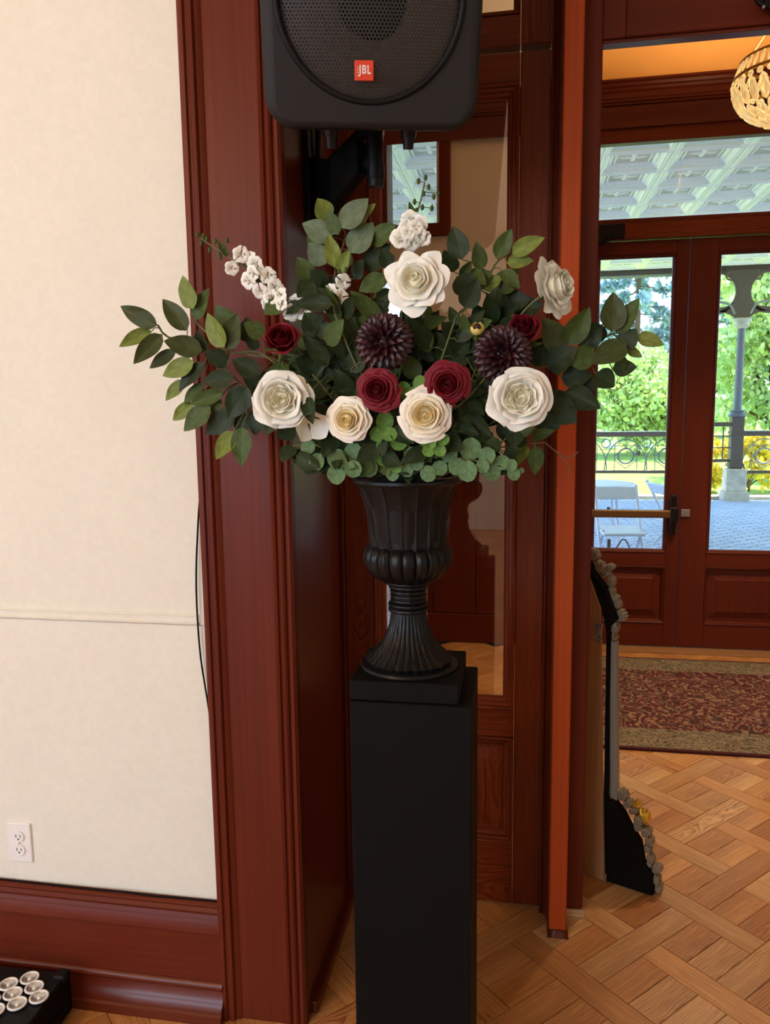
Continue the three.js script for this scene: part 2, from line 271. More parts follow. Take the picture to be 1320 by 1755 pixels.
// glazed side door in the inner screen, behind the pedestal
const ZS = -2.3;
const sideDoor = structure('door_1');
plank(-0.003, 0.079, 0.018, 2.575, ZS - 0.045, ZS, M.cherry, sideDoor, 'stile', 'y', 0.0025, 4);
plank(-0.53, -0.44, 0.018, 2.575, ZS - 0.045, ZS, M.cherry, sideDoor, 'stile', 'y', 0.0025, 4);
for (const [y0, y1] of [[2.497, 2.575], [0.578, 0.668], [0.145, 0.224], [0.018, 0.143]]) plank(-0.439, -0.004, y0, y1, ZS - 0.044, ZS - 0.0005, M.cherry, sideDoor, 'rail', 'x', 0.002, 4);
sticking(-0.439, -0.004, 0.669, 2.496, ZS, M.cherry, sideDoor, 0.034);
sticking(-0.439, -0.004, 0.225, 0.577, ZS, M.cherry, sideDoor, 0.034, 'panel_moulding');
plank(-0.439, -0.004, 0.225, 0.577, ZS - 0.04, ZS - 0.026, M.cherry, sideDoor, 'panel');
part('raised_field', raisedField(0.34, 0.26, 0.01, 0.036).translate(-0.2215, 0.401, ZS - 0.026), M.cherry, sideDoor);
slab('glass_pane', -0.415, -0.028, 0.69, 2.475, ZS - 0.029, ZS - 0.024, M.oldGlass, sideDoor);
const overDoor = structure('window_4');                                    // the sash above it
plank(-0.003, 0.079, 2.592, 3.03, ZS - 0.045, ZS, M.cherry, overDoor, 'stile', 'y', 0.0025, 4);
plank(-0.53, -0.44, 2.592, 3.03, ZS - 0.045, ZS, M.cherry, overDoor, 'stile', 'y', 0.0025, 4);
plank(-0.439, -0.004, 2.592, 2.672, ZS - 0.044, ZS - 0.0005, M.cherry, overDoor, 'rail', 'x', 0.002, 4); plank(-0.439, -0.004, 2.97, 3.03, ZS - 0.044, ZS - 0.0005, M.cherry, overDoor, 'rail', 'x', 0.002, 4);
sticking(-0.439, -0.004, 2.673, 2.969, ZS, M.cherry, overDoor, 0.02);
slab('glass_pane', -0.43, -0.012, 2.68, 2.96, ZS - 0.029, ZS - 0.024, M.glass, overDoor);
const frame = structure('trim_4');                                         // door frame, post and lintel of the screen
plank(-0.545, -0.531, 0, 3.03, ZS - 0.05, ZS + 0.006, M.mahogany, frame, 'frame_bead', 'y', 0.004);
part('moulding', mould([[0, -0.09], [0, 0.006], [0.006, 0.01], [0.01, 0.004], [0.014, 0.012], [0.019, 0.02], [0.024, 0.03], [0.03, 0.03], [0.03, -0.09]], 3.03, [1, 0, 0], [0, 0, 1], [0, 1, 0], [0.081, 0, ZS], 0.5), M.mahogany, frame);
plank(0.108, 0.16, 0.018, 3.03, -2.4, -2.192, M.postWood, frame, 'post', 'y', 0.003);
plank(0.1602, 0.217, 0.022, 3.03, -2.41, -2.296, M.mahogany, frame, 'door_casing', 'y', 0.004);
part('post_shoe', at(new THREE.CylinderGeometry(0.052, 0.062, 0.02, 4, 1).rotateY(Math.PI / 4).scale(0.72, 1, 1.05), 0.135, 0.01, -2.226), M.mahoganyGloss, frame);
part('brass_shoe', mould([[0, 0], [0.012, 0], [0.012, 0.005], [0.008, 0.009], [0.008, 0.014], [0.003, 0.02], [0, 0.021]], 0.062, [0, 0, 1], [0, 1, 0], [1, 0, 0], [0.16, 0, -2.298], 0.6), std({ color: srgb(190, 160, 120), metalness: 0.35, roughness: 0.35 }), frame);
plank(0.2175, 0.276, 2.588, 3.03, -2.345, -2.3, M.doorWood, frame, 'lintel_block', 'y', 0.002);
plank(0.277, 1.95, 2.588, 3.03, -2.345, -2.3, M.doorWood, frame, 'lintel_board', 'x', 0.002);
plank(0.2175, 1.95, 2.579, 2.5875, -2.35, -2.31, M.mahoganyGloss, frame, 'lintel_soffit', 'x', 0.002);
plank(1.87, 1.93, 0, 2.578, -2.41, -2.3, M.doorWood, frame, 'door_casing', 'y', 0.003);

// ---------------------------------------------------------------- lobby
const ZD = -5.13;
const wallLobby = structure('wall_lobby');
slab('plaster', -2.1, -2, 0, 4.3, -5.33, -2.34, M.greige, wallLobby); slab('plaster', 3.5, 3.6, 0, 4.3, -5.33, -2.34, M.greige, wallLobby);
slab('plaster', 0.3, 3.6, 3.4, 4.3, -5.33, ZD, M.orange, wallLobby); slab('plaster', -2.1, 0.3, 3.4, 4.3, -5.33, ZD, M.greige, wallLobby); slab('plaster', -2.1, 3.6, 3.06, 4.3, -2.44, -2.342, M.orange, wallLobby);
const wallFar = structure('wall_far');
slab('plaster', -2, -0.93, 1.2, 3.4, -5.33, ZD, M.greige, wallFar); slab('plaster', -0.44, 0.3, 1.2, 3.4, -5.33, ZD, M.greige, wallFar); slab('plaster', -0.93, -0.44, 1.2, 2.7, -5.33, ZD, M.greige, wallFar);
slab('plaster', 1.9, 3.5, 1.2, 3.4, -5.33, ZD, M.greige, wallFar);
for (let i = 0; i < 8; i++) plank(-2 + i * 0.2875, -2 + i * 0.2875 + 0.285, 0.2, 1.12, ZD - 0.1, ZD + 0.02, M.doorWood, wallFar, 'wainscot_panel', 'y', 0.006);
plank(-2, 0.3, 0, 0.2, ZD - 0.1, ZD + 0.03, M.doorWood, wallFar, 'baseboard', 'x', 0.004); plank(-2, 0.3, 1.12, 1.2, ZD - 0.1, ZD + 0.04, M.doorWood, wallFar, 'wainscot_cap', 'x', 0.006);
plank(1.9, 3.5, 0, 1.2, ZD - 0.1, ZD + 0.02, M.doorWood, wallFar, 'wainscot_panel', 'x', 0.006);
const lobbyCeiling = structure('ceiling_lobby'); slab('plaster', -2.1, 3.6, 4.3, 4.4, -5.33, -2.34, M.plaster, lobbyCeiling);
const sideWindow = structure('window_5');
for (const [a, b] of [[-0.93, -0.85], [-0.512, -0.44]]) plank(a, b, 2.7, 3.4, ZD - 0.2, ZD + 0.03, M.doorWood, sideWindow, 'window_frame');
plank(-0.849, -0.513, 2.7, 2.78, ZD - 0.2, ZD + 0.03, M.doorWood, sideWindow, 'window_sill', 'x'); plank(-0.849, -0.513, 3.385, 3.4, ZD - 0.2, ZD, M.doorWood, sideWindow, 'window_frame', 'x');
plank(-0.53, -0.514, 2.781, 3.384, ZD - 0.19, ZD + 0.012, M.white, sideWindow, 'lit_reveal');  // white colour stands in for the lit reveal of the dark frame
slab('glass_pane', -0.848, -0.531, 2.781, 3.384, ZD - 0.1, ZD - 0.095, M.glass, sideWindow);

const doorFrame = structure('trim_5');
plank(0.3, 0.396, 0, 3.3, ZD - 0.2, ZD + 0.03, M.doorWood, doorFrame, 'side_casing'); plank(1.79, 1.9, 0, 3.3, ZD - 0.2, ZD + 0.03, M.doorWood, doorFrame, 'side_casing');
plank(0.397, 1.789, 2.622, 2.72, ZD - 0.15, ZD + 0.012, M.cherry, doorFrame, 'head_rail', 'x', 0.003, 4);
plank(0.397, 1.789, 2.7205, 2.75, ZD - 0.13, ZD - 0.004, M.doorWood, doorFrame, 'transom_bead', 'x', 0.004);
plank(0.397, 1.789, 3.19, 3.31, ZD - 0.045, ZD + 0.02, M.doorWood, doorFrame, 'frieze_board', 'x', 0.003);
plank(0.397, 1.789, 0, 0.008, ZD - 0.1, ZD + 0.1, M.plywood, doorFrame, 'threshold', 'x', 0.003);
const transom = structure('window_6'); slab('glass_pane', 0.397, 1.789, 2.751, 3.2, ZD - 0.052, ZD - 0.047, M.glass, transom);
const cornice = structure('trim_6');
part('crown_moulding', mould([[0, 3.519], [0.13, 3.519], [0.13, 3.509], [0.115, 3.499], [0.11, 3.484], [0.1, 3.479], [0.096, 3.464], [0.085, 3.454], [0.085, 3.424], [0.08, 3.419], [0.08, 3.409], [0.07, 3.404], [0.07, 3.394], [0.06, 3.389], [0.06, 3.369], [0.04, 3.360], [0, 3.360]], 5.5, [0, 0, 1], [0, 1, 0], [1, 0, 0], [-2, 0, ZD], 0.5), M.doorWood, cornice);
part('cove', mould([[0, 3.370], [0.06, 3.370], [0.05, 3.348], [0.035, 3.327], [0.022, 3.305], [0.012, 3.282], [0.008, 3.272], [0, 3.272]], 5.5, [0, 0, 1], [0, 1, 0], [1, 0, 0], [-2, 0, ZD + 0.03], 0.8), M.mahoganyGloss, cornice);

function entranceDoor(n, x0, x1, gx0, gx1) {
  const d = structure('door_' + n), t = 0.045, zf = ZD - 0.02;
  plank(x0, gx0 - 0.02, 0.014, 2.617, zf - t, zf, M.doorWood, d, 'stile', 'y', 0.003); plank(gx1 + 0.02, x1, 0.014, 2.617, zf - t, zf, M.doorWood, d, 'stile', 'y', 0.003);
  const a = gx0 - 0.0195, b = gx1 + 0.0195;
  plank(a, b, 2.535, 2.617, zf - t, zf - 0.0005, M.doorWood, d, 'rail', 'x'); plank(a, b, 0.552, 0.645, zf - t, zf - 0.0005, M.doorWood, d, 'rail', 'x'); plank(a, b, 0.014, 0.172, zf - t, zf - 0.0005, M.doorWood, d, 'rail', 'x');
  sticking(a, b, 0.6455, 2.5345, zf, M.doorWood, d, 0.02); sticking(a, b, 0.1725, 0.5515, zf, M.doorWood, d, 0.02, 'panel_moulding');
  plank(a, b, 0.1725, 0.5515, zf - 0.042, zf - 0.028, M.doorWood, d, 'panel');
  part('raised_field', raisedField(b - a - 0.07, 0.3, 0.013, 0.04).translate((a + b) / 2, 0.362, zf - 0.028), M.doorWood, d);
  slab('glass_pane', gx0 - 0.006, gx1 + 0.006, 0.659, 2.522, zf - 0.032, zf - 0.027, M.glass, d);
  return d;
}
const door2 = entranceDoor(2, 0.4, 1.038, 0.505, 0.94), door3 = entranceDoor(3, 1.042, 1.786, 1.228, 1.66);
{ // exit bar, its upright lock case, and the closer above
  const zf = ZD - 0.02, bar = part('push_bar', new RoundedBoxGeometry(0.5, 0.05, 0.042, 2, 0.008).translate(0.72, 0.906, zf + 0.05), M.brass, door2, 'brass push bar across the glass');
  part('bar_end', new RoundedBoxGeometry(0.05, 0.06, 0.05, 2, 0.008).translate(0.45, 0.906, zf + 0.03), M.black, door2);
  part('lock_case', [new RoundedBoxGeometry(0.048, 0.1, 0.06, 2, 0.01).translate(0.995, 0.9, zf + 0.03), new RoundedBoxGeometry(0.036, 0.26, 0.035, 2, 0.01).translate(0.992, 0.9, zf + 0.018)], M.blackGloss, door2, 'black upright lock case');
  part('strike_plate', new RoundedBoxGeometry(0.055, 0.048, 0.012, 1, 0.003).translate(1.07, 0.908, zf + 0.006), M.steel, door3);
  part('door_closer', [new RoundedBoxGeometry(0.24, 0.08, 0.07, 2, 0.006).translate(0.515, 2.665, ZD + 0.048), new RoundedBoxGeometry(0.12, 0.035, 0.03, 2, 0.006).translate(0.47, 2.61, ZD + 0.07), rod(V(0.53, 2.63, ZD + 0.08), V(0.53, 2.6, ZD + 0.08), 0.018, 12), rod(V(0.53, 2.61, ZD + 0.085), V(0.44, 2.56, ZD + 0.06), 0.01)], M.black, door2, 'black closer box with its arm');
}

// the carpet in the lobby: red field of tan vines, two tan borders, dark red edge
{
  const rugMap = texture(1024, 1024, (x, y) => {
    const X = x * 1.4, Y = y * 1.36, edge = Math.min(Y, 1.36 - Y);
    const warp = (s, f) => [fbm(x * f, y * f, s, f, f, 3) - 0.44, fbm(x * f, y * f, s + 7, f, f, 3) - 0.44];
    const [a, b] = warp(101, 16), vine = Math.abs(Math.sin((x * 36 + a * 12) * 2.1) + Math.sin((y * 26 + b * 12) * 2.6)), leaf = fbm(x * 70, y * 70, 111, 70, 70, 2), weave = 0.8 + 0.4 * hash(Math.floor(x * 512), Math.floor(y * 512), 3);
    let c;
    if (edge < 0.02) c = [72, 18, 26];
    else if (edge < 0.24) { const v2 = Math.abs(Math.sin((x * 44 + a * 10) * 2.4) * Math.sin((edge * 36 + b * 7) * 2.2)); c = v2 > 0.6 || leaf > 0.6 ? [88, 78, 54] : v2 < 0.07 ? [112, 72, 56] : [140, 128, 102]; }
    else c = vine < 0.42 || leaf > 0.62 ? [146, 112, 88] : leaf < 0.32 ? [66, 44, 36] : [84, 22, 26];
    return c.map((q) => q * weave);
  });
  const rug = thing('rug', 'red oriental carpet with tan vine pattern and tan borders before the glazed doors', 'carpet', [1.6, 0, -4.22]);
  const g = new RoundedBoxGeometry(2.7, 0.012, 1.36, 1, 0.004).translate(0, 0.006, 0), P = g.attributes.position, U = g.attributes.uv;
  for (let i = 0; i < P.count; i++) U.setXY(i, (P.getX(i) + 1.35) / 1.4, (P.getZ(i) + 0.68) / 1.36);
  part('pile', g, std({ map: rugMap, roughness: 0.95 }), rug);
}

// crystal bowl lamp of the lobby
{
  const t = thing('crystal_lamp', 'glowing crystal bowl ceiling lamp with beaded rim in the lobby', 'lamp', [1.2, 3.085, -4.0]);
  const gold = std({ color: srgb(186, 142, 70), metalness: 0.9, roughness: 0.3 }), cry = phys({ color: srgb(255, 240, 205), roughness: 0.08, transmission: 0.75, thickness: 0.02, ior: 1.6, emissive: srgb(255, 222, 158), emissiveIntensity: 0.2 });
  part('rim', [new THREE.TorusGeometry(0.228, 0.008, 8, 48).rotateX(Math.PI / 2), new THREE.TorusGeometry(0.2, 0.007, 8, 48).rotateX(Math.PI / 2).translate(0, 0.075, 0)], gold, t);
  const drop = (w, l) => { const g = new THREE.OctahedronGeometry(1, 1); g.scale(w, l / 2, w * 0.5); g.computeVertexNormals(); return toCreasedNormals(g, 0.2); };
  const ring = (n, rad, y, w, l, tilt, geo, name = 'crystal') => { for (let i = 0; i < n; i++) { const a = (i / n) * 2 * Math.PI; const p = part(name, geo, cry, t); p.rotation.order = 'YXZ'; p.position.set(Math.sin(a) * rad, y, Math.cos(a) * rad); p.rotation.set(tilt, a, 0); } };
  const bar = drop(0.011, 0.075), pet = drop(0.024, 0.115), pet2 = drop(0.022, 0.09), bead = drop(0.016, 0.03);
  ring(40, 0.214, 0.04, 0, 0, -0.35, bar, 'crown_crystal'); ring(32, 0.232, -0.022, 0, 0, 0, bead, 'bead');
  ring(26, 0.212, -0.085, 0, 0, 0.42, pet); ring(20, 0.155, -0.155, 0, 0, 0.95, pet2); ring(12, 0.085, -0.192, 0, 0, 1.3, pet2); ring(5, 0.028, -0.203, 0, 0, 1.5, bead, 'bead');
  part('bulb', new THREE.SphereGeometry(0.05, 16, 12).translate(0, -0.03, 0), std({ color: 0xffffff, emissive: srgb(255, 214, 150), emissiveIntensity: 1.6 }), t);
  part('stem', [rod(V(0, 0.03, 0), V(0, 1.2, 0), 0.012), new THREE.CylinderGeometry(0.07, 0.09, 0.03, 24).translate(0, 1.2, 0), ...[0, 1, 2].map((k) => rod(V(0, 0.35, 0), V(0.2 * Math.sin(k * 2.1), 0.08, 0.2 * Math.cos(k * 2.1)), 0.003, 5))], gold, t);
  const down = new THREE.SpotLight(0xffe0b8, 14, 0, 52 * RAD, 1, 2); down.name = 'crystal_lamp_light'; down.position.set(1.2, 2.84, -4.0); down.target.position.set(1.2, 0, -4.0);
  const up = new THREE.SpotLight(0xffd8a6, 7, 0, 80 * RAD, 0.3, 2); up.name = 'crystal_lamp_uplight'; up.position.set(1.2, 3.2, -4.0); up.target.position.set(1.2, 5, -4.0);
  for (const l of [down, up]) { l.castShadow = true; l.shadow.radius = 5; scene.add(l, l.target); }
}
// a warm chandelier of the front room, outside the frame
{
  const t = thing('room_chandelier', 'warm glass globe chandelier on the ceiling of the front room', 'lamp', [-1.9, 3.1, 0.9]);
  part('stem', [rod(V(0, 0.05, 0), V(0, 0.6, 0), 0.014), new THREE.CylinderGeometry(0.08, 0.1, 0.03, 24).translate(0, 0.605, 0)], M.brass, t);
  part('globe', new THREE.SphereGeometry(0.13, 24, 16), std({ color: 0xffffff, emissive: srgb(255, 205, 140), emissiveIntensity: 2.5 }), t);
  const l = new THREE.PointLight(0xffbe6e, 5.5); l.name = 'room_chandelier_light'; l.position.set(-1.9, 2.9, 0.9); l.castShadow = true; l.shadow.radius = 8; scene.add(l);
}

// ---------------------------------------------------------------- porch and garden
const ZR = -14;                                                            // the open edge of the porch
const concrete = std({ map: texture(256, 256, (x, y) => { const k = 1 + (fbm(x * 12, y * 12, 121, 12, 12, 4) - 0.45) * 0.35; return [196 * k, 190 * k, 172 * k]; }), roughness: 0.9 });
const iron = std({ color: srgb(88, 78, 68), roughness: 0.6 }), ironPale = std({ color: srgb(150, 156, 146), roughness: 0.5 }), ironBlue = std({ color: srgb(104, 112, 122), roughness: 0.5 });
const porch = structure('porch_floor');
slab('bed', -9, 12, -0.25, -0.075, ZR - 0.1, -5.34, std({ color: srgb(96, 102, 112), roughness: 0.95 }), porch);
{
  const r = rng(31), pavers = [0, 1, 2, 3].map((k) => std({ color: srgb(168 + k * 7, 182 + k * 6, 204 + k * 5), roughness: 0.7 }));
  const zig = [[-0.11, -0.05], [-0.055, -0.066], [0, -0.05], [0.055, -0.034], [0.11, -0.05], [0.11, 0.05], [0.055, 0.066], [0, 0.05], [-0.055, 0.034], [-0.11, 0.05]].map(([x, y]) => [x * 0.94, y * 0.88]);
  const g = extrude(shapeOf(zig), 0.03, 0.004).rotateX(-Math.PI / 2).translate(0, -0.079, 0), far = []; let n = 0;
  for (let i = 0; i < 86; i++) for (let j = 0; j < 44; j++) {
    const z = -5.42 - i * 0.1, x = -2.4 + j * 0.22 + (i % 2) * 0.11, k = x / -z, m = new THREE.Matrix4().setPosition(x, 0, z);
    if (z < -8.85 && n < 300 && ((k > 0.115 && k < 0.18) || (k > 0.235 && k < 0.315))) { n++; const p = part('paver', g, pavers[Math.floor(r() * 4)], porch); p.applyMatrix4(m); } else if (x > -2.5 && x < 5.6) far.push(m);
  }
  const im = new THREE.InstancedMesh(g, pavers[1], far.length); im.name = 'paver_beyond'; im.userData.kind = 'stuff'; far.forEach((m, i) => im.setMatrixAt(i, m)); porch.add(im);
}
slab('edge_stone', -9, 12, -0.25, 0.0, ZR - 0.4, ZR - 0.1, concrete, porch);

const porchCeiling = structure('porch_ceiling');
{
  const tin = std({ color: srgb(250, 248, 232), roughness: 0.5, metalness: 0.0 }), T = 0.62, h = T / 2 - 0.002;
  const sq = (s, y) => [[-s, -s], [s, -s], [s, s], [-s, s]].map(([x, z]) => V(x, y, z));
  const polys = [], rings = [[h, 0.03], [h, 0.004], [h - 0.012, 0], [h - 0.05, 0.0], [h - 0.056, 0.012], [h - 0.13, 0.055], [h - 0.142, 0.047], [h - 0.155, 0.047], [h - 0.165, 0.06]];
  for (let i = 0; i + 1 < rings.length; i++) { const a = sq(...rings[i]), b = sq(...rings[i + 1]); for (let k = 0; k < 4; k++) { const m = (k + 1) % 4; polys.push([a[k], a[m], b[m], b[k]]); } }
  polys.push(sq(...rings[rings.length - 1]));
  const list = [soup(polys, (q) => [q.x, q.z])];
  const bead = (x, z, lx, lz) => list.push(new THREE.CapsuleGeometry(0.007, Math.max(lx, lz), 2, 6).rotateX(lz > lx ? Math.PI / 2 : 0).rotateZ(lx > lz ? Math.PI / 2 : 0).translate(x, 0.001, z));
  for (const s of [-1, 1]) for (const o of [0.018, 0.032, 0.046]) { bead(s * (h - o), 0, 0, T - 0.12); bead(0, s * (h - o), T - 0.12, 0); }
  for (let k = 0; k < 4; k++) { const a = k * Math.PI / 2; list.push(at(new THREE.SphereGeometry(0.05, 8, 6).scale(1.5, 0.35, 0.55), Math.cos(a) * 0.062, 0.058, Math.sin(a) * 0.062, 0, -a, 0)); }
  list.push(new THREE.SphereGeometry(0.024, 8, 6).scale(1, 0.6, 1).translate(0, 0.056, 0));
  for (let k = 0; k < 4; k++) for (let i = -4; i <= 4; i++) { const g = new THREE.IcosahedronGeometry(0.009, 0).translate(i * 0.036, 0.03, h - 0.088); list.push(g.rotateY(k * Math.PI / 2)); }
  const tile = join(list);
  for (let i = 0; i < 13; i++) for (let j = 0; j < 14; j++) part('ceiling_tile', tile, tin, porchCeiling).position.set(1.355 + T / 2 + (i - 7) * T, 3.86, -5.43 + T / 2 - 0.13 - (j + 0.2) * T);
  slab('roof', -3.3, 7.6, 3.91, 4.1, ZR - 0.5, -5.34, concrete, porchCeiling);
  for (const [a, b] of [[-3.3, -3.05], [5.02, 7.6]]) slab('plain_soffit', a, b, 3.87, 3.91, ZR, -5.34, tin, porchCeiling);
}
const outerWall = structure('wall_outside'); slab('brickwork', -9, -2.11, -0.2, 4.3, -5.33, -5.15, concrete, outerWall); slab('brickwork', 3.61, 12, -0.2, 4.3, -5.33, -5.15, concrete, outerWall);
const fascia = structure('porch_fascia'); slab('beam', -3.3, 7.6, 3.80, 3.9, ZR - 0.3, ZR - 0.12, iron, fascia);
{ // hanging scalloped valance below the beam
  const pts = [[-3.25, 0.02], [7.5, 0.02]]; for (let i = 0; i <= 42; i++) { const x = 7.5 - i * 0.25; pts.push([x, -0.03], [x - 0.125, 0.0]); } part('valance', extrude(shapeOf(pts), 0.02, 0.002).translate(0, 3.8, ZR - 0.14), ironPale, fascia);
}

function porchPost(x, label) {
  const t = thing('porch_post', label, 'post', [x, 0, ZR]);
  part('stone_pier', [new RoundedBoxGeometry(0.33, 0.4, 0.33, 2, 0.03).translate(0, 0.3, 0), new RoundedBoxGeometry(0.42, 0.18, 0.42, 1, 0.015).translate(0, 0.02, 0)].map((g) => metreUV(g)), concrete, t);
  part('base_shaft', [new RoundedBoxGeometry(0.2, 0.9, 0.2, 1, 0.01).translate(0, 0.94, 0), new RoundedBoxGeometry(0.25, 0.06, 0.25, 1, 0.01).translate(0, 0.56, 0), new RoundedBoxGeometry(0.23, 0.05, 0.23, 1, 0.01).translate(0, 1.12, 0)], iron, t);
  part('base_collar', new THREE.LatheGeometry([[0, 1.38], [0.13, 1.38], [0.155, 1.41], [0.12, 1.44], [0.1, 1.46], [0.14, 1.48], [0.12, 1.5], [0, 1.5]].map(([a, b]) => new THREE.Vector2(a, b)), 16), ironBlue, t);
  part('column', new THREE.CylinderGeometry(0.06, 0.068, 1.5, 16).translate(0, 2.22, 0), ironBlue, t);
  part('capital', new THREE.LatheGeometry([[0, 2.86], [0.08, 2.86], [0.12, 2.9], [0.13, 2.98], [0.155, 3.0], [0.155, 3.03], [0, 3.03]].map(([a, b]) => new THREE.Vector2(a, b)), 16), concrete, t);
  // pierced brackets of round hoops to both sides
  part('post_head', extrude(shapeOf([[-0.07, 2.99], [-0.2, 3.22], [-0.11, 3.34], [-0.075, 3.46], [-0.11, 3.6], [-0.26, 3.82], [0.26, 3.82], [0.11, 3.6], [0.075, 3.46], [0.11, 3.34], [0.2, 3.22], [0.07, 2.99]]), 0.06, 0.004).translate(0, 0, -0.03), iron, t);
  for (const s of [-1, 1]) {
    const hoop = new THREE.Shape(); hoop.absarc(s * 0.43, 3.46, 0.36, 0, 2 * Math.PI, false); const hole = new THREE.Path(); hole.absarc(s * 0.43, 3.46, 0.31, 0, 2 * Math.PI, true); hoop.holes.push(hole);
    part('bracket_hoop', extrude(hoop, 0.045, 0.003, 1, 28).translate(0, 0, -0.022), iron, t);
    const sh = new THREE.Shape(); sh.moveTo(s * 0.07, 2.99); sh.quadraticCurveTo(s * 0.2, 3.16, s * 0.52, 3.14); sh.quadraticCurveTo(s * 0.9, 3.12, s * 1.05, 3.46); sh.lineTo(s * 1.1, 3.82); sh.lineTo(s * 1.02, 3.82); sh.quadraticCurveTo(s * 0.96, 3.2, s * 0.56, 3.2); sh.quadraticCurveTo(s * 0.26, 3.2, s * 0.15, 3.28); sh.closePath();
    part('bracket_arch', extrude(sh, 0.045, 0.003, 1, 16).translate(0, 0, -0.022), iron, t);
    part('bracket_ring', new THREE.TorusGeometry(0.085, 0.014, 6, 24).translate(s * 0.2, 3.74, 0.01), iron, t); part('bracket_ring', new THREE.TorusGeometry(0.06, 0.012, 6, 24).translate(s * 0.84, 3.74, 0.01), iron, t);
    part('scroll', tube([V(s * 0.12, 3.1, 0.02), V(s * 0.2, 3.24, 0.02), V(s * 0.34, 3.3, 0.02), V(s * 0.5, 3.27, 0.02), V(s * 0.6, 3.3, 0.02)], 0.022, 20, 6), ironPale, t);
  }
  return t;
}
porchPost(3.69, 'dark iron porch post with pierced round brackets on a stone pier');

function railing(x0, x1, label, color) {
  const t = thing('porch_railing', label, 'railing', [x0, 0, ZR], 0), L = x1 - x0, y0 = 0.47, y1 = 1.05;
  part('top_rail', new RoundedBoxGeometry(L, 0.075, 0.12, 1, 0.012).translate(L / 2, y1 + 0.045, 0), iron, t); part('cap', new RoundedBoxGeometry(L, 0.02, 0.15, 1, 0.006).translate(L / 2, y1 + 0.093, 0), ironPale, t);
  part('bottom_rail', new RoundedBoxGeometry(L, 0.055, 0.07, 1, 0.01).translate(L / 2, y0 - 0.03, 0), iron, t);
  const n = Math.round(L / 0.7), W = L / n, arch = tube(Array.from({ length: 13 }, (_, i) => { const a = Math.PI * i / 12; return V(-Math.cos(a) * 0.36, y0 + Math.sin(a) * 0.54, 0); }), 0.011, 30, 6), big = new THREE.TorusGeometry(0.13, 0.016, 6, 28).translate(0, 0.72, 0.01), small = new THREE.TorusGeometry(0.075, 0.009, 6, 20).translate(W / 2, 0.94, 0);
  const sq = [rod(V(-0.19, y0, 0), V(-0.19, 0.9, 0), 0.008, 5), rod(V(0.19, y0, 0), V(0.19, 0.9, 0), 0.008, 5), rod(V(-0.19, 0.9, 0), V(0.19, 0.9, 0), 0.008, 5)], square = join(sq), dia = join([[V(-0.2, 0.66, 0), V(0, 0.5, 0)], [V(0.2, 0.66, 0), V(0, 0.5, 0)], [V(0, 0.88, 0), V(-0.19, 0.72, 0)], [V(0, 0.88, 0), V(0.19, 0.72, 0)]].map(([a, b]) => rod(a, b, 0.008, 5))), up = rod(V(0, 0.98, 0), V(0, y1 + 0.02, 0), 0.009, 5);
  for (let i = 0; i < n; i++) for (const [nm, g, m] of [['arch', arch, color], ['ring', big, i % 2 ? ironBlue : color], ['small_ring', small, color], ['square_frame', square, color], ['diamond', dia, color], ['spindle', up, color]]) if (nm !== 'small_ring' || i + 1 < n) part(nm, g, m, t).position.x = W * (i + 0.5);
}
railing(-1.2, 2.9, 'porch railing with ring and arch ironwork behind the white folding table', ironBlue);
railing(3.8, 6.6, 'porch railing with ring and arch ironwork right of the stone pier', ironPale);
{ // short handrail of plain squares beside the post
  const t = thing('grid_railing', 'short dark handrail of plain square bars left of the iron post', 'railing', [3.1, 0, ZR + 0.04]);
  part('top_rail', new RoundedBoxGeometry(0.49, 0.07, 0.08, 1, 0.01).translate(0.245, 1.26, 0), iron, t); part('bottom_rail', new RoundedBoxGeometry(0.49, 0.05, 0.06, 1, 0.01).translate(0.245, 0.64, 0), iron, t);
  for (const x of [0.03, 0.2, 0.37]) part('upright', rod(V(x, 0.64, 0), V(x, 1.26, 0), 0.012, 6), iron, t); for (const y of [0.86, 1.06]) part('cross_bar', rod(V(0, y, 0), V(0.49, y, 0), 0.012, 6), iron, t);
  part('newel', new RoundedBoxGeometry(0.08, 1.34, 0.08, 1, 0.01).translate(-0.02, 0.65, 0), iron, t);
}

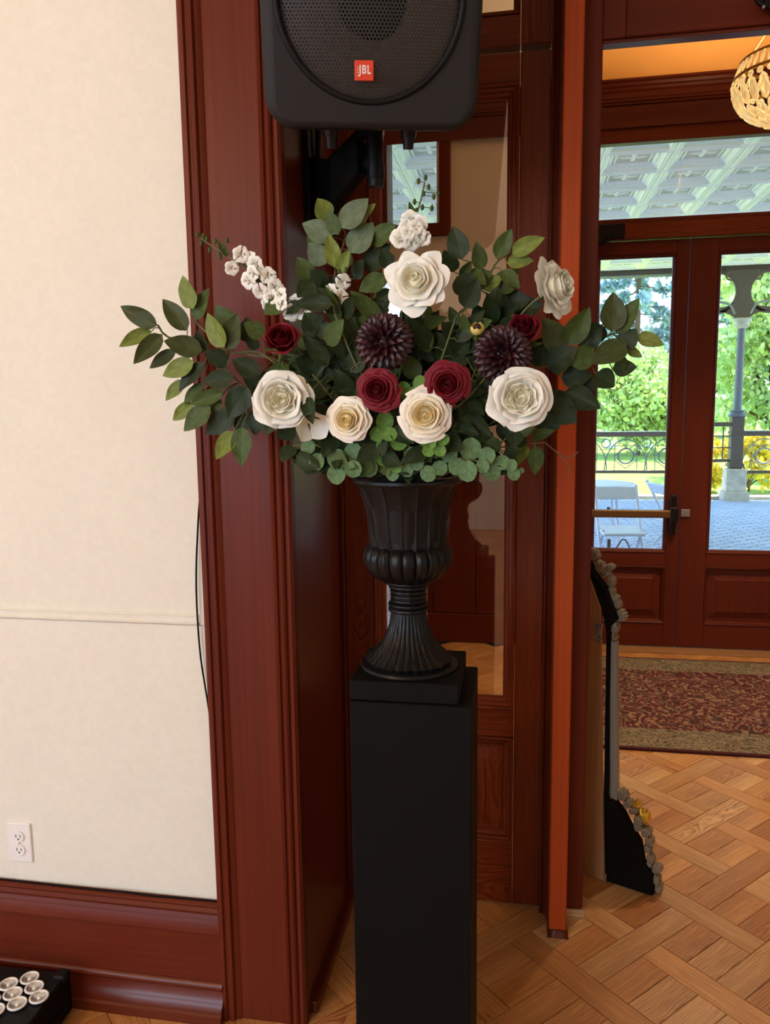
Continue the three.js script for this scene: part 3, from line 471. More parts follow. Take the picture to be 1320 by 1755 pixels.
// folding table and chairs on the porch
const plastic = std({ color: srgb(226, 234, 244), roughness: 0.4 });
{
  const t = thing('folding_table', 'white oval folding table on the porch behind the white chair', 'table', [0.72, -0.045, -9.0]);
  const g = new THREE.CylinderGeometry(0.6, 0.61, 0.045, 40).scale(1, 1, 0.75).translate(0, 0.75, 0); part('table_top', g, plastic, t);
  for (const [x, z] of [[-0.36, -0.22], [0.36, -0.22], [-0.36, 0.22], [0.36, 0.22]]) part('leg', rod(V(x, 0.73, z), V(x * 1.15, 0, z * 1.15), 0.016), plastic, t);
}
function foldingChair(label, pos, turn) {
  const t = thing('folding_chair', label, 'chair', pos, turn, 'white folding chairs on the porch'), bar = (a, b, r = 0.014) => rod(V(...a), V(...b), r, 8).scale(1, 1, 1);
  for (const s of [-0.2, 0.2]) { part('back_leg', bar([s, 0.86, -0.22], [s, 0, 0.26], 0.016), plastic, t); part('front_leg', bar([s * 0.9, 0.46, 0.14], [s * 0.9, 0, -0.28], 0.016), plastic, t); }
  part('backrest', at(new RoundedBoxGeometry(0.4, 0.13, 0.022, 2, 0.01), 0, 0.785, -0.185, -0.5), plastic, t);
  part('seat', at(new RoundedBoxGeometry(0.39, 0.03, 0.38, 2, 0.012), 0, 0.445, 0.04, 0.06), plastic, t);
  part('stretcher', [bar([-0.2, 0.16, 0.17], [0.2, 0.16, 0.17], 0.011), bar([-0.18, 0.14, -0.15], [0.18, 0.14, -0.15], 0.011)], plastic, t);
  part('hinge', [new RoundedBoxGeometry(0.03, 0.08, 0.03, 1, 0.004).translate(-0.09, 0.62, -0.09), new RoundedBoxGeometry(0.03, 0.12, 0.03, 1, 0.004).translate(-0.1, 0.3, 0.02), tube([V(-0.05, 0.24, 0.03), V(0.04, 0.36, 0.02), V(0.1, 0.25, 0.03), V(0.02, 0.27, 0.03)], 0.007, 20, 6)], iron, t, 'dark folding hinge with wire');
  return t;
}
foldingChair('white folding chair with its back to the glazed door', [0.98, -0.045, -7.62], Math.PI - 0.12).rotation.y = 0.1;
foldingChair('white folding chair turned sideways near the push bar end', [1.62, -0.045, -8.3], 1.9);

// lawn, beds, trees
const lawn = structure('lawn');
{
  const g = new THREE.PlaneGeometry(80, 60, 40, 30).rotateX(-Math.PI / 2), P = g.attributes.position, U = g.attributes.uv; for (let i = 0; i < P.count; i++) { const x = P.getX(i), z = P.getZ(i); P.setY(i, 0.06 * Math.sin(x * 0.7) * Math.cos(z * 0.5)); U.setXY(i, x / 3, z / 3); } g.computeVertexNormals();
  part('turf', g.translate(3, -0.28, ZR - 30.3), std({ map: texture(512, 512, (x, y) => { const a = fbm(x * 5, y * 5, 131, 5, 5, 4) - 0.45, b = fbm(x * 90, y * 90, 136, 90, 90, 2) - 0.4, k = 1 + a * 0.5 + b * 0.7; return [136 * k, 168 * k, 62 * k]; }), roughness: 0.95 }), lawn);
}
const leafQuad = (() => { const s = shapeOf([[0, 0], [0.32, 0.35], [0.26, 0.7], [0, 1], [-0.26, 0.7], [-0.32, 0.35]]); const g = new THREE.ShapeGeometry(s), P = g.attributes.position; for (let i = 0; i < P.count; i++) P.setZ(i, -0.35 * Math.abs(P.getX(i)) - 0.25 * P.getY(i) ** 2); g.computeVertexNormals(); return g; })();
const foliageMat = phys({ color: 0xffffff, roughness: 0.7, transmission: 0.3, thickness: 0, side: THREE.DoubleSide });
const barkMat = std({ map: streakWood([120, 98, 76], [72, 56, 42], 143, 1), roughness: 0.95 });
function crown(parent, r, n, spot, size, a, b, name = 'foliage') {           // n leaves at the places that spot() gives
  const im = new THREE.InstancedMesh(leafQuad, foliageMat, n), m = new THREE.Matrix4(), q = new THREE.Quaternion(), c = new THREE.Color(), A = srgb(...a), B = srgb(...b);
  for (let i = 0; i < n; i++) { const p = spot(r), s = size * (0.6 + 0.8 * r()); q.setFromEuler(new THREE.Euler(r() * 6.3, r() * 6.3, r() * 6.3)); im.setMatrixAt(i, m.compose(p, q, V(s, s, s))); im.setColorAt(i, c.copy(A).lerp(B, r())); }
  im.name = name; im.userData.kind = 'stuff'; im.castShadow = im.receiveShadow = true; parent.add(im); return im;
}
const inBall = (r, R) => { let p; do p = V(r() * 2 - 1, r() * 2 - 1, r() * 2 - 1); while (p.lengthSq() > 1); return p.normalize().multiplyScalar(R * Math.pow(r(), 0.4)); };
function leafyTree(name, label, cat, pos, h, R, blobs, n, size, a, b, seed) {
  const t = thing(name, label, cat, pos, 0), r = rng(seed), top = [];
  for (let i = 0; i < blobs; i++) { const k = r(), ang = r() * 6.3, rad = R * (0.25 + 0.6 * r()) * Math.sin(Math.PI * (0.2 + 0.7 * k)); top.push(V(Math.cos(ang) * rad, h * (0.2 + 0.7 * k), Math.sin(ang) * rad)); }
  part('trunk', [rod(V(0, -0.3, 0), V(0.05, h * 0.45, 0), 0.03 * R + 0.02, 8, 0.02 * R), ...top.map((p) => tube([V(0, h * 0.12, 0), V(p.x * 0.4, lerp(h * 0.15, p.y, 0.5), p.z * 0.4), p], 0.012 * R + 0.008, 8, 5))], barkMat, t);
  crown(t, r, n, () => { const p = top[Math.floor(r() * top.length)]; return inBall(r, R * 0.42).multiply(V(1, 0.75, 1)).add(p); }, size, a, b); return t;
}
function spruce(label, pos, h, R, n, a, b, seed) {
  const t = thing('spruce_tree', label, 'tree', pos, 0, 'tall conifers beyond the lawn'), r = rng(seed), br = [];
  part('trunk', rod(V(0, -0.3, 0), V(0, h, 0), 0.2, 8, 0.03), barkMat, t);
  for (let i = 0; i < 60; i++) { const k = i / 60, y = h * (0.1 + 0.88 * k), L = R * (1 - k) * (0.75 + 0.4 * r()) + 0.2, an = i * 2.4; br.push([V(0, y, 0), V(Math.cos(an) * L, y - 0.22 * L, Math.sin(an) * L)]); }
  part('branches', br.map(([p, q]) => rod(p, q, 0.04, 5, 0.012)), barkMat, t);
  crown(t, r, n, () => { const [p, q] = br[Math.floor(Math.pow(r(), 1.4) * br.length)], k = 0.25 + 0.75 * r(); return p.clone().lerp(q, k).add(inBall(r, 0.28)); }, 0.34, a, b); return t;
}
leafyTree('garden_shrub', 'bright green shrub with bare twiggy stems behind the left railing', 'shrub', [4.45, -0.25, -30], 3.9, 2.6, 34, 11000, 0.2, [170, 200, 116], [210, 226, 156], 201);
leafyTree('garden_tree', 'large yellow green tree filling the view right of the iron post', 'tree', [6.6, -0.25, -21], 6.5, 2.5, 44, 14000, 0.18, [166, 198, 112], [214, 226, 150], 202);
leafyTree('garden_tree', 'pale green tree seen just left of the iron post', 'tree', [6.6, -0.25, -31], 3.9, 2.0, 20, 5000, 0.2, [160, 194, 116], [208, 220, 150], 203);
spruce('tall blue green spruce behind the left glazed door', [6.6, -0.3, -46], 21, 5.2, 14000, [120, 154, 156], [170, 198, 192], 204);
spruce('blue spruce in the gap behind the iron post', [11.2, -0.3, -48], 20, 5, 12000, [126, 164, 160], [180, 206, 192], 205);
spruce('blue spruce left of the others, mostly behind the inner post', [-1.4, -0.3, -44], 17, 4.4, 7000, [116, 150, 150], [170, 196, 184], 206);
for (const [x, z, s, l] of [[3.9, -17.2, 301, 'yellow flowering bush behind the square handrail'], [4.7, -16.8, 302, 'yellow flowering bush behind the ring railing, nearest the stone pier'], [5.5, -17.4, 303, 'yellow flowering bush at the right end of the ring railing']]) {
  const t = leafyTree('flowering_bush', l, 'bush', [x, -0.28, z], 1.3, 0.62, 9, 900, 0.13, [196, 186, 50], [246, 224, 90], s); crown(t, rng(s + 9), 40, (r) => inBall(r, 0.5).multiply(V(1, 0.7, 1)).add(V(0, 0.75, 0)), 0.12, [226, 120, 60], [240, 150, 70], 'orange_flowers');
}
for (const [x, z, w, l] of [[5.6, -35.0, 0.62, 'white stone planter at the foot of the green shrub'], [6.8, -35.4, 0.72, 'pale blue planter right of the green shrub stems'], [4.0, -34.6, 0.68, 'white stone planter farthest left, left of the green shrub stems']]) {
  const t = thing('garden_planter', l, 'planter', [x, -0.25, z]); part('bowl', new THREE.LatheGeometry([[0, 0], [0.24, 0], [0.26, 0.06], [0.2, 0.12], [0.26, 0.5], [0.44, 0.82], [0.48, 0.86], [0.46, 0.9], [0.4, 0.88], [0, 0.8]].map(([a, b]) => new THREE.Vector2(a * w * 1.6, b)), 20), x > 6 ? std({ color: srgb(160, 196, 214), roughness: 0.6 }) : M.white, t);
  crown(t, rng(Math.round(x * 100)), 160, (r) => inBall(r, 0.5).multiply(V(1, 0.5, 1)).add(V(0, 1.0, 0)), 0.2, [130, 176, 70], [180, 206, 110]);
}

// ---------------------------------------------------------------- wall fittings and equipment
{
  const t = thing('wall_outlet', 'white duplex power outlet low on the cream wall', 'outlet', [-1.336, 0.433, -1.76]);
  part('cover_plate', new RoundedBoxGeometry(0.072, 0.116, 0.012, 2, 0.004), M.white, t);
  const slot = std({ color: srgb(60, 54, 50), roughness: 0.8 });
  for (const s of [-1, 1]) {
    const f = part('receptacle', new THREE.CylinderGeometry(0.0165, 0.0172, 0.004, 28).rotateX(Math.PI / 2).translate(0, s * 0.0195, 0.0075), M.white, t);
    part('slot', [new THREE.BoxGeometry(0.0022, 0.0085, 0.002).translate(-0.0065, s * 0.0195 + 0.002, 0.009), new THREE.BoxGeometry(0.0022, 0.007, 0.002).translate(0.0065, s * 0.0195 + 0.002, 0.009), new THREE.CylinderGeometry(0.0026, 0.0026, 0.002, 10).rotateX(Math.PI / 2).translate(0, s * 0.0195 - 0.007, 0.009)], slot, f);
  }
  part('screw', new THREE.SphereGeometry(0.003, 10, 6).scale(1, 1, 0.5).translate(0, 0, 0.0062), M.steel, t);
}
{
  const c = part('cable', tube([V(-0.7595, 2.9, -1.7555), V(-0.7595, 1.9, -1.7555), V(-0.7598, 1.45, -1.7555), V(-0.77, 1.351, -1.752), V(-0.783, 1.176, -1.748), V(-0.781, 0.996, -1.748), V(-0.768, 0.86, -1.752), V(-0.7595, 0.74, -1.7555), V(-0.7595, 0.5, -1.7555), V(-0.7605, 0.325, -1.756)], 0.0023, 90, 6), M.blackMatte, scene);
  tag(c, 'thin black cable hanging in a bow beside the wood casing', 'cable');
  const d = part('cable', tube([V(-1.9, 0.3205, -1.752), V(-1.4, 0.3205, -1.752), V(-1.25, 0.3205, -1.75), V(-1.12, 0.3215, -1.748), V(-1.02, 0.324, -1.746), V(-0.95, 0.321, -1.747), V(-0.88, 0.3205, -1.75), V(-0.765, 0.3205, -1.752)], 0.0026, 60, 6), M.blackMatte, scene);
  tag(d, 'thin black cable lying along the top of the baseboard', 'cable');
}
{ // stage light lying on its back by the baseboard
  const t = thing('stage_light', 'black stage light lying on the floor, its round lenses facing up', 'light', [-1.31, 0, -1.53], 0.03);
  part('housing', new RoundedBoxGeometry(0.31, 0.108, 0.3, 3, 0.012).translate(0, 0.066, 0), M.blackMatte, t);
  part('top_plate', [new RoundedBoxGeometry(0.296, 0.012, 0.286, 1, 0.004).translate(0, 0.118, 0), ...[[-1, -1], [1, -1], [-1, 1], [1, 1]].map(([a, b]) => new RoundedBoxGeometry(0.035, 0.022, 0.035, 2, 0.008).translate(a * 0.138, 0.122, b * 0.132))], M.black, t);
  part('foot', [[-1, -1], [1, -1], [-1, 1], [1, 1]].map(([a, b]) => new THREE.CylinderGeometry(0.014, 0.016, 0.014, 12).translate(a * 0.12, 0.007, b * 0.12)), M.blackMatte, t);
  part('yoke_knob', [new THREE.CylinderGeometry(0.02, 0.02, 0.022, 8).rotateZ(Math.PI / 2).translate(0.165, 0.045, 0.05), new RoundedBoxGeometry(0.008, 0.03, 0.2, 1, 0.003).translate(0.157, 0.045, 0.0)], M.blackMatte, t);
  part('rear_cap', new THREE.CylinderGeometry(0.014, 0.014, 0.02, 12).rotateZ(Math.PI / 2).translate(0.16, 0.09, 0.09), M.blackMatte, t);
  const bowl = new THREE.LatheGeometry([[0.0195, 0.0015], [0.017, -0.001], [0.012, -0.0035], [0.006, -0.005], [0.0, -0.0054]].map(([a, b]) => new THREE.Vector2(a, b)), 24), bezel = new THREE.TorusGeometry(0.0212, 0.0028, 8, 28).rotateX(Math.PI / 2), chipGlint = new THREE.SphereGeometry(0.0055, 12, 8), cup = std({ color: srgb(205, 205, 204), metalness: 0.85, roughness: 0.3, side: THREE.DoubleSide });
  for (let i = 0; i <= 2; i++) for (let j = 0; j <= 4; j++) {
    const x = 0.064 + i * 0.0315 - j * 0.042, z = -0.105 + i * 0.029 + j * 0.0275; if (i < 0 || j < 0 || x < -0.13 || z > 0.12) continue;
    const l = joint('lens', t); l.position.set(x, 0.1305, z); part('bezel', bezel, M.white, l); part('reflector', bowl, cup, l); part('lens_chip_glint', chipGlint, M.white, l).position.y = -0.004;  // chips oversized in white to imitate bright reflections inside the cups
  }
}
const fontBold = await new FontLoader().loadAsync('fonts/droid/droid_sans_bold.typeface.json');
{ // loudspeaker on its bracket
  const t = thing('loudspeaker', 'black loudspeaker with round grille and red badge, hung high in the opening', 'speaker', [-0.302, 2.172, -1.642]);
  t.rotation.order = 'YXZ'; t.rotation.set(0.285, 0.248, 0);
  const outline = (w, h, r, y0, n = 10) => { const p = []; for (const [cx, cy, a0] of [[w / 2 - r, h - r, 0], [-w / 2 + r, h - r, 90], [-w / 2 + r, r, 180], [w / 2 - r, r, 270]]) for (let i = 0; i <= n; i++) { const a = (a0 + 90 * i / n) * RAD; p.push([cx + r * Math.cos(a), y0 + cy + r * Math.sin(a)]); } return p; };
  const H = 0.66, rings = [[0.024, 0], [0.014, -0.0015], [0.006, -0.006], [0.0015, -0.014], [0, -0.024], [0.0, -0.06], [0.004, -0.066], [0.004, -0.072], [0.0015, -0.078], [0.03, -0.15], [0.085, -0.31], [0.1, -0.33]].map(([i, z]) => outline(0.44 - 2 * i, H - 2 * i * 0.55, Math.max(0.03, 0.062 - i), i * 0.55).map(([x, y]) => V(x, y, z)));
  const polys = []; for (let i = 0; i + 1 < rings.length; i++) for (let k = 0; k < rings[i].length; k++) { const m = (k + 1) % rings[i].length; polys.push([rings[i][k], rings[i + 1][k], rings[i + 1][m], rings[i][m]]); }
  polys.push(rings[rings.length - 1].slice().reverse());
  const CY = 0.232, R = 0.186, shell = toCreasedNormals(soup(polys, (q) => [q.x * 3, q.y * 3]), 0.7);
  const faceS = shapeOf(rings[0].map((q) => [q.x, q.y])), hole = new THREE.Path(); hole.absarc(-0.006, CY, R, 0, 2 * Math.PI, true); faceS.holes.push(hole);
  const face = new THREE.ShapeGeometry(faceS, 48); const U = face.attributes.uv; for (let i = 0; i < U.count; i++) U.setXY(i, U.getX(i) * 3, U.getY(i) * 3);
  part('cabinet', [shell, face], M.speaker, t);
  part('grille_rim', [new THREE.TorusGeometry(R - 0.003, 0.006, 10, 72).translate(-0.006, CY, 0.001), new THREE.CylinderGeometry(R, R - 0.01, 0.03, 64, 1, true).rotateX(Math.PI / 2).translate(-0.006, CY, -0.014)], Object.assign(M.black.clone(), { side: THREE.DoubleSide }), t);
  const hex = texture(1024, 1024, (x, y) => { const p = 1 / 52, row = Math.floor(y / (p * 0.866)), yy = y - (row + 0.5) * p * 0.866, xx = ((x + (row & 1) * p / 2) / p) % 1 - 0.5, d = Math.hypot(xx, yy / p); const k = d < 0.29 ? 0 : 255; return [k, k, k]; }, false); hex.generateMipmaps = false; hex.minFilter = THREE.LinearFilter;
  const dome = new THREE.SphereGeometry(1.0, 48, 12, 0, Math.PI * 2, 0, Math.asin(0.182)).rotateX(Math.PI / 2).translate(-0.006, CY, -1.0 + 0.008), P = dome.attributes.position, DU = dome.attributes.uv; for (let i = 0; i < P.count; i++) DU.setXY(i, (P.getX(i) + 0.19) / 0.38, (P.getY(i) - CY + 0.19) / 0.38);
  part('grille', dome, std({ color: srgb(46, 44, 42), metalness: 0.3, roughness: 0.5, alphaMap: hex, alphaTest: 0.5, side: THREE.DoubleSide }), t, 'perforated round metal grille');
  part('woofer_cone', new THREE.LatheGeometry([[0.06, -0.085], [0.1, -0.06], [0.15, -0.032], [0.158, -0.03], [0.166, -0.02], [0.175, -0.026], [0.186, -0.026]].map(([a, b]) => new THREE.Vector2(a, b)), 48).rotateX(Math.PI / 2).translate(-0.006, CY, 0), std({ color: srgb(112, 92, 76), roughness: 0.8, side: THREE.DoubleSide }), t);
  part('dust_cap', new THREE.SphereGeometry(0.075, 32, 10, 0, Math.PI * 2, 0, 1.1).rotateX(Math.PI / 2).scale(1, 1, 0.6).translate(0.012, CY, -0.1), M.blackMatte, t);
  const badge = part('badge', new RoundedBoxGeometry(0.038, 0.036, 0.006, 2, 0.0015).translate(-0.018, 0.104, 0.007), std({ color: srgb(226, 66, 34), roughness: 0.45 }), t, 'red square badge');
  const txt = new TextGeometry('JBL', { font: fontBold, size: 0.0142, depth: 0.0008, curveSegments: 6, bevelEnabled: false }); txt.computeBoundingBox(); const bb = txt.boundingBox; txt.translate(-(bb.max.x + bb.min.x) / 2, -(bb.max.y + bb.min.y) / 2, 0).scale(0.82, 1.1, 1).translate(-0.0175, 0.1035, 0.0098); part('lettering', txt, M.white, badge);
  part('badge_dots', [0, 1, 2].map((k) => new THREE.CylinderGeometry(0.0011, 0.0011, 0.0012, 10).rotateX(Math.PI / 2).translate(-0.0305, 0.1005 + k * 0.0042, 0.0102)), M.white, badge);
  for (const x of [-0.085, 0.085]) part('knob', [new THREE.CylinderGeometry(0.03, 0.03, 0.008, 16).translate(x, 0.012, -0.1), new THREE.CylinderGeometry(0.016, 0.011, 0.042, 10).translate(x, -0.014, -0.1), new THREE.CylinderGeometry(0.02, 0.016, 0.02, 8).translate(x, -0.002, -0.1)], M.blackGloss, t);
}
{
  const t = thing('speaker_bracket', 'black wall bracket with upright tube carrying the loudspeaker from the dark jamb', 'bracket', [-0.53, 2.13, -1.99]);
  part('wall_plate', new RoundedBoxGeometry(0.016, 0.42, 0.14, 1, 0.003).translate(0.008, 0.12, 0), M.black, t);
  part('tube', [new THREE.CylinderGeometry(0.0185, 0.0185, 0.28, 24).translate(0.195, 0.125, 0.14), new THREE.CylinderGeometry(0.021, 0.021, 0.03, 24).translate(0.195, 0.018, 0.14)], M.blackGloss, t);
  for (const y of [-0.03, 0.05]) part('arm', [rod(V(0.01, y, 0), V(0.195, y + 0.08, 0.14), 0.016, 10)], M.blackMatte, t);
  part('gusset', extrude(shapeOf([[0, -0.1], [0.06, -0.07], [0.2, 0.02], [0.2, 0.09], [0.1, 0.07], [0, 0.1]]), 0.03, 0.004).rotateY(-0.6).translate(0.006, 0, 0.01), M.blackMatte, t);
  part('brace', rod(V(0.02, 0.03, 0.0), V(0.04, 0.33, 0.05), 0.008, 8), M.black, t);
}
{ // yoke hanging in the top corner on the lintel
  const t = thing('light_yoke', 'black metal yoke fixed to the dark wooden lintel, cut by the frame', 'bracket', [0.62, 2.62, -2.295]);
  part('strap', [tube([V(-0.03, 0.14, 0.03), V(-0.03, 0.03, 0.035), V(-0.018, 0.0, 0.037), V(0.02, -0.008, 0.038), V(0.08, -0.01, 0.04)], 0.007, 30, 6), new RoundedBoxGeometry(0.1, 0.045, 0.02, 1, 0.004).translate(0.04, 0.008, 0.04), rod(V(-0.03, 0.14, 0.0), V(-0.03, 0.14, 0.04), 0.01)], M.black, t);
  part('bolt', [new THREE.SphereGeometry(0.005, 8, 6).translate(-0.012, -0.014, 0.048), new THREE.SphereGeometry(0.005, 8, 6).translate(0.006, -0.015, 0.05)], M.steel, t);
}
{ // ornate mirror standing on the floor with its back to the room
  const t = thing('ornate_mirror', 'carved ornate mirror leaning behind the post, showing its plywood back', 'mirror', [0.309, 0.001, -2.495]);
  t.rotation.order = 'YXZ'; t.rotation.set(-0.08, -24.2 * RAD, 0);
  const carve = std({ map: rep(texture(256, 256, (x, y) => { const a = fbm(x * 14, y * 14, 171, 14, 14, 4), k = clamp((a - 0.36) * 3.4); return mix3([70, 56, 40], [204, 188, 156], k); }), 6, 6), roughness: 0.5, metalness: 0.25 }), dark = phys({ color: srgb(22, 18, 14), roughness: 0.8, specularIntensity: 0.15 });
  part('plywood_back', extrude(shapeOf([[-0.19, 0.001], [-0.002, 0.001], [-0.032, 0.42], [-0.063, 0.93], [-0.115, 1.05], [-0.19, 1.05]]), 0.012, 0.001).translate(0, 0, -0.006), M.plywood, t);
  part('frame_side', extrude(shapeOf([[-0.004, 0.28], [0.019, 0.28], [-0.012, 0.82], [-0.035, 0.82]]), 0.03, 0.003).translate(0, 0, -0.045), std({ color: srgb(142, 134, 120), roughness: 0.55 }), t, 'grey painted edge');
  part('frame_rebate', extrude(shapeOf([[-0.014, 0.02], [0.003, 0.02], [-0.029, 0.85], [-0.044, 0.85]]), 0.012, 0.001).translate(0, 0, -0.02), dark, t);
  part('corner_back', extrude(shapeOf([[0.002, 0], [0.155, 0.002], [0.15, 0.07], [0.12, 0.1], [0.105, 0.165], [0.07, 0.21], [0.045, 0.25], [0.008, 0.285], [-0.014, 0.28]]), 0.035, 0.006).translate(0, 0, -0.035), dark, t);
  part('crest_back', extrude(shapeOf([[-0.2, 1.05], [-0.115, 1.052], [-0.062, 0.932], [-0.034, 0.82], [-0.03, 0.87], [-0.006, 0.9], [-0.03, 0.95], [-0.05, 1.0], [-0.08, 1.03], [-0.12, 1.09], [-0.2, 1.13]]), 0.03, 0.004).translate(0, 0, -0.03), dark, t);
  const frond = (() => { const s = new THREE.Shape(); s.moveTo(-0.5, -0.25); s.quadraticCurveTo(-0.45, 0.2, -0.2, 0.3); s.quadraticCurveTo(0, 0.62, 0.12, 0.28); s.quadraticCurveTo(0.36, 0.5, 0.38, 0.12); s.quadraticCurveTo(0.66, 0.16, 0.48, -0.14); s.quadraticCurveTo(0.5, -0.42, 0.2, -0.4); s.quadraticCurveTo(-0.1, -0.56, -0.5, -0.25); return extrude(s, 0.5, 0.16, 3, 6); })();
  const lump = (x, y, w, h, a, z = -0.05) => at(frond.clone().scale(w * 1.15, h * 1.1, 0.05), x, y, z, 0, 0, a);
  const leafs = [[0.0, 0.306, 0.03, 0.03, 0.2], [0.03, 0.3, 0.032, 0.042, 0.7], [0.05, 0.274, 0.03, 0.03, 0.8], [0.072, 0.257, 0.03, 0.026, 0.6], [0.088, 0.228, 0.026, 0.042, 0.4], [0.088, 0.205, 0.024, 0.03, 0.9], [0.115, 0.196, 0.03, 0.034, 0.7], [0.128, 0.17, 0.022, 0.036, 0.3], [0.124, 0.142, 0.02, 0.03, 0.5], [0.135, 0.112, 0.02, 0.04, 0.2], [0.131, 0.09, 0.024, 0.02, 0.1], [0.156, 0.082, 0.03, 0.03, 0.5], [0.158, 0.05, 0.02, 0.04, 0.1], [0.166, 0.022, 0.018, 0.038, 0.05]];
  for (const [x, y, w, h, a] of leafs) part('carved_leaf', lump(x, y, w, h, a), carve, t);
  for (const [x, y, w, h, a] of [[-0.11, 1.105, 0.03, 0.05, 0.6], [-0.088, 1.066, 0.03, 0.05, 0.7], [-0.066, 1.042, 0.03, 0.03, 0.6], [-0.05, 1.066, 0.022, 0.026, 0.6], [-0.046, 1.02, 0.024, 0.04, 0.1], [-0.042, 0.984, 0.02, 0.04, 0.2], [-0.032, 0.962, 0.03, 0.024, 0.3], [-0.02, 0.945, 0.022, 0.034, 0.3], [-0.004, 0.915, 0.034, 0.026, -0.6], [-0.002, 0.9, 0.024, 0.026, 0.2], [-0.026, 0.868, 0.026, 0.05, 0.05], [-0.03, 0.835, 0.02, 0.036, 0.1], [-0.022, 0.83, 0.014, 0.02, 0.6]]) part('carved_leaf', lump(x, y, w, h, a), carve, t);
  part('gilt_leaf', [lump(0.078, 0.275, 0.022, 0.034, -0.3, -0.06), lump(0.1, 0.238, 0.034, 0.05, 0.35, -0.065)], std({ color: srgb(226, 178, 62), metalness: 0.8, roughness: 0.35 }), t, 'bright gilt leaf');
  part('hanger_plate', [new RoundedBoxGeometry(0.022, 0.06, 0.006, 1, 0.002).translate(-0.064, 0.845, 0.01), new THREE.TorusGeometry(0.011, 0.0025, 6, 16).translate(-0.064, 0.832, 0.014), new RoundedBoxGeometry(0.03, 0.014, 0.006, 1, 0.002).translate(-0.066, 0.872, 0.01)], M.steel, t);
}

// ---------------------------------------------------------------- pedestal and urn
const UX = -0.233, UZ = -1.62;
{
  const t = thing('pedestal', 'tall square matte black pedestal under the urn', 'pedestal', [-0.215, 0, -1.627]);
  part('body', board(0.254, 0.982, 0.254, 'y', 0.0018).translate(0, 0.501, 0), M.blackMatte, t); part('base_plate', board(0.25, 0.01, 0.25, 'y', 0.001).translate(0, 0.005, 0), M.black, t);
}
function fluted(profile, n, seg, wave) {                                   // profile: [radius, height, depth of the flutes]
  const p = [], idx = [], S = n * seg;
  profile.forEach(([r, y, a]) => { for (let i = 0; i <= S; i++) { const th = (i / S) * 2 * Math.PI, rr = r + a * wave(((i / seg) % 1)); p.push(rr * Math.sin(th), y, rr * Math.cos(th)); } });
  for (let j = 0; j + 1 < profile.length; j++) for (let i = 0; i < S; i++) { const a = j * (S + 1) + i, b = a + S + 1; idx.push(a, a + 1, b, a + 1, b + 1, b); }
  const g = new THREE.BufferGeometry(); g.setAttribute('position', new THREE.Float32BufferAttribute(p, 3)); g.setIndex(idx); g.computeVertexNormals(); return toCreasedNormals(g, 0.9);
}
{
  const t = thing('urn', 'black fluted classical urn on a square plinth holding the flowers', 'urn', [UX, 0.992, UZ]), y0 = 0.044;
  part('plinth', board(0.229, 0.043, 0.229, 'y', 0.002).translate(0.004, 0.0225, -0.001), M.blackMatte, t);
  const L = (pts, s = 64) => new THREE.LatheGeometry(pts.map(([a, b]) => new THREE.Vector2(a, b)), s);
  const lobe = (f) => Math.sqrt(Math.max(0, 1 - (2 * f - 1) ** 2)), ridge = (f) => Math.pow(Math.abs(2 * f - 1), 5), groove = (f) => Math.abs(Math.cos(Math.PI * f)) ** 1.5;
  part('foot_disc', toCreasedNormals(L([[0, y0], [0.106, y0], [0.108, y0 + 0.004], [0.105, y0 + 0.009], [0.1, y0 + 0.01], [0.0, y0 + 0.011]]), 0.6), M.urn, t);
  const bell = []; for (let i = 0; i <= 22; i++) { const k = i / 22, r = 0.037 + 0.06 * Math.pow(1 - k, 2.6); bell.push([r - (i === 0 ? 0.012 : 0), y0 + 0.009 + (i === 0 ? 0 : 0.004) + 0.116 * k, 0.0062 * Math.pow(1 - k, 0.6) + 0.0008]); }
  part('foot', fluted(bell, 30, 8, lobe), M.urn, t);
  const ringsP = [[0.034, 0.168]]; for (const [c, r, b] of [[0.173, 0.0415, 0.0055], [0.184, 0.0425, 0.0045], [0.194, 0.0385, 0.004], [0.204, 0.0385, 0.004], [0.214, 0.0385, 0.0042], [0.224, 0.0405, 0.005], [0.234, 0.05, 0.004]]) for (let i = 0; i <= 6; i++) { const a = (-90 + 30 * i) * RAD; ringsP.push([r - 0.002 + b * Math.cos(a), c + b * Math.sin(a)]); } ringsP.push([0.03, 0.244]);
  part('collar', toCreasedNormals(L(ringsP), 0.5), M.urn, t);
  part('bowl', fluted([[0.045, 0.236, 0.001], [0.055, 0.238, 0.005], [0.066, 0.246, 0.008], [0.077, 0.258, 0.0095], [0.0845, 0.273, 0.0105], [0.0875, 0.287, 0.0105], [0.086, 0.3, 0.0105], [0.082, 0.31, 0.01], [0.077, 0.316, 0.007], [0.07, 0.319, 0.002]], 20, 10, lobe), M.urn, t, 'bulging lower bowl with rounded lobes');
  const body = []; for (let i = 0; i <= 20; i++) { const k = i / 20; body.push([0.0785 + 0.006 * k + 0.0235 * Math.pow(k, 3.2), 0.312 + 0.138 * k, 0.0045]); }
  part('body', fluted(body, 18, 12, ridge), M.urn, t, 'flared fluted upper body');
  part('rim', toCreasedNormals(L([[0.105, 0.448], [0.114, 0.449], [0.118, 0.454], [0.118, 0.46], [0.114, 0.465], [0.104, 0.466], [0.099, 0.46], [0.095, 0.44], [0.088, 0.4], [0.08, 0.33]]), 0.6), Object.assign(M.urn.clone(), { side: THREE.DoubleSide }), t);
}
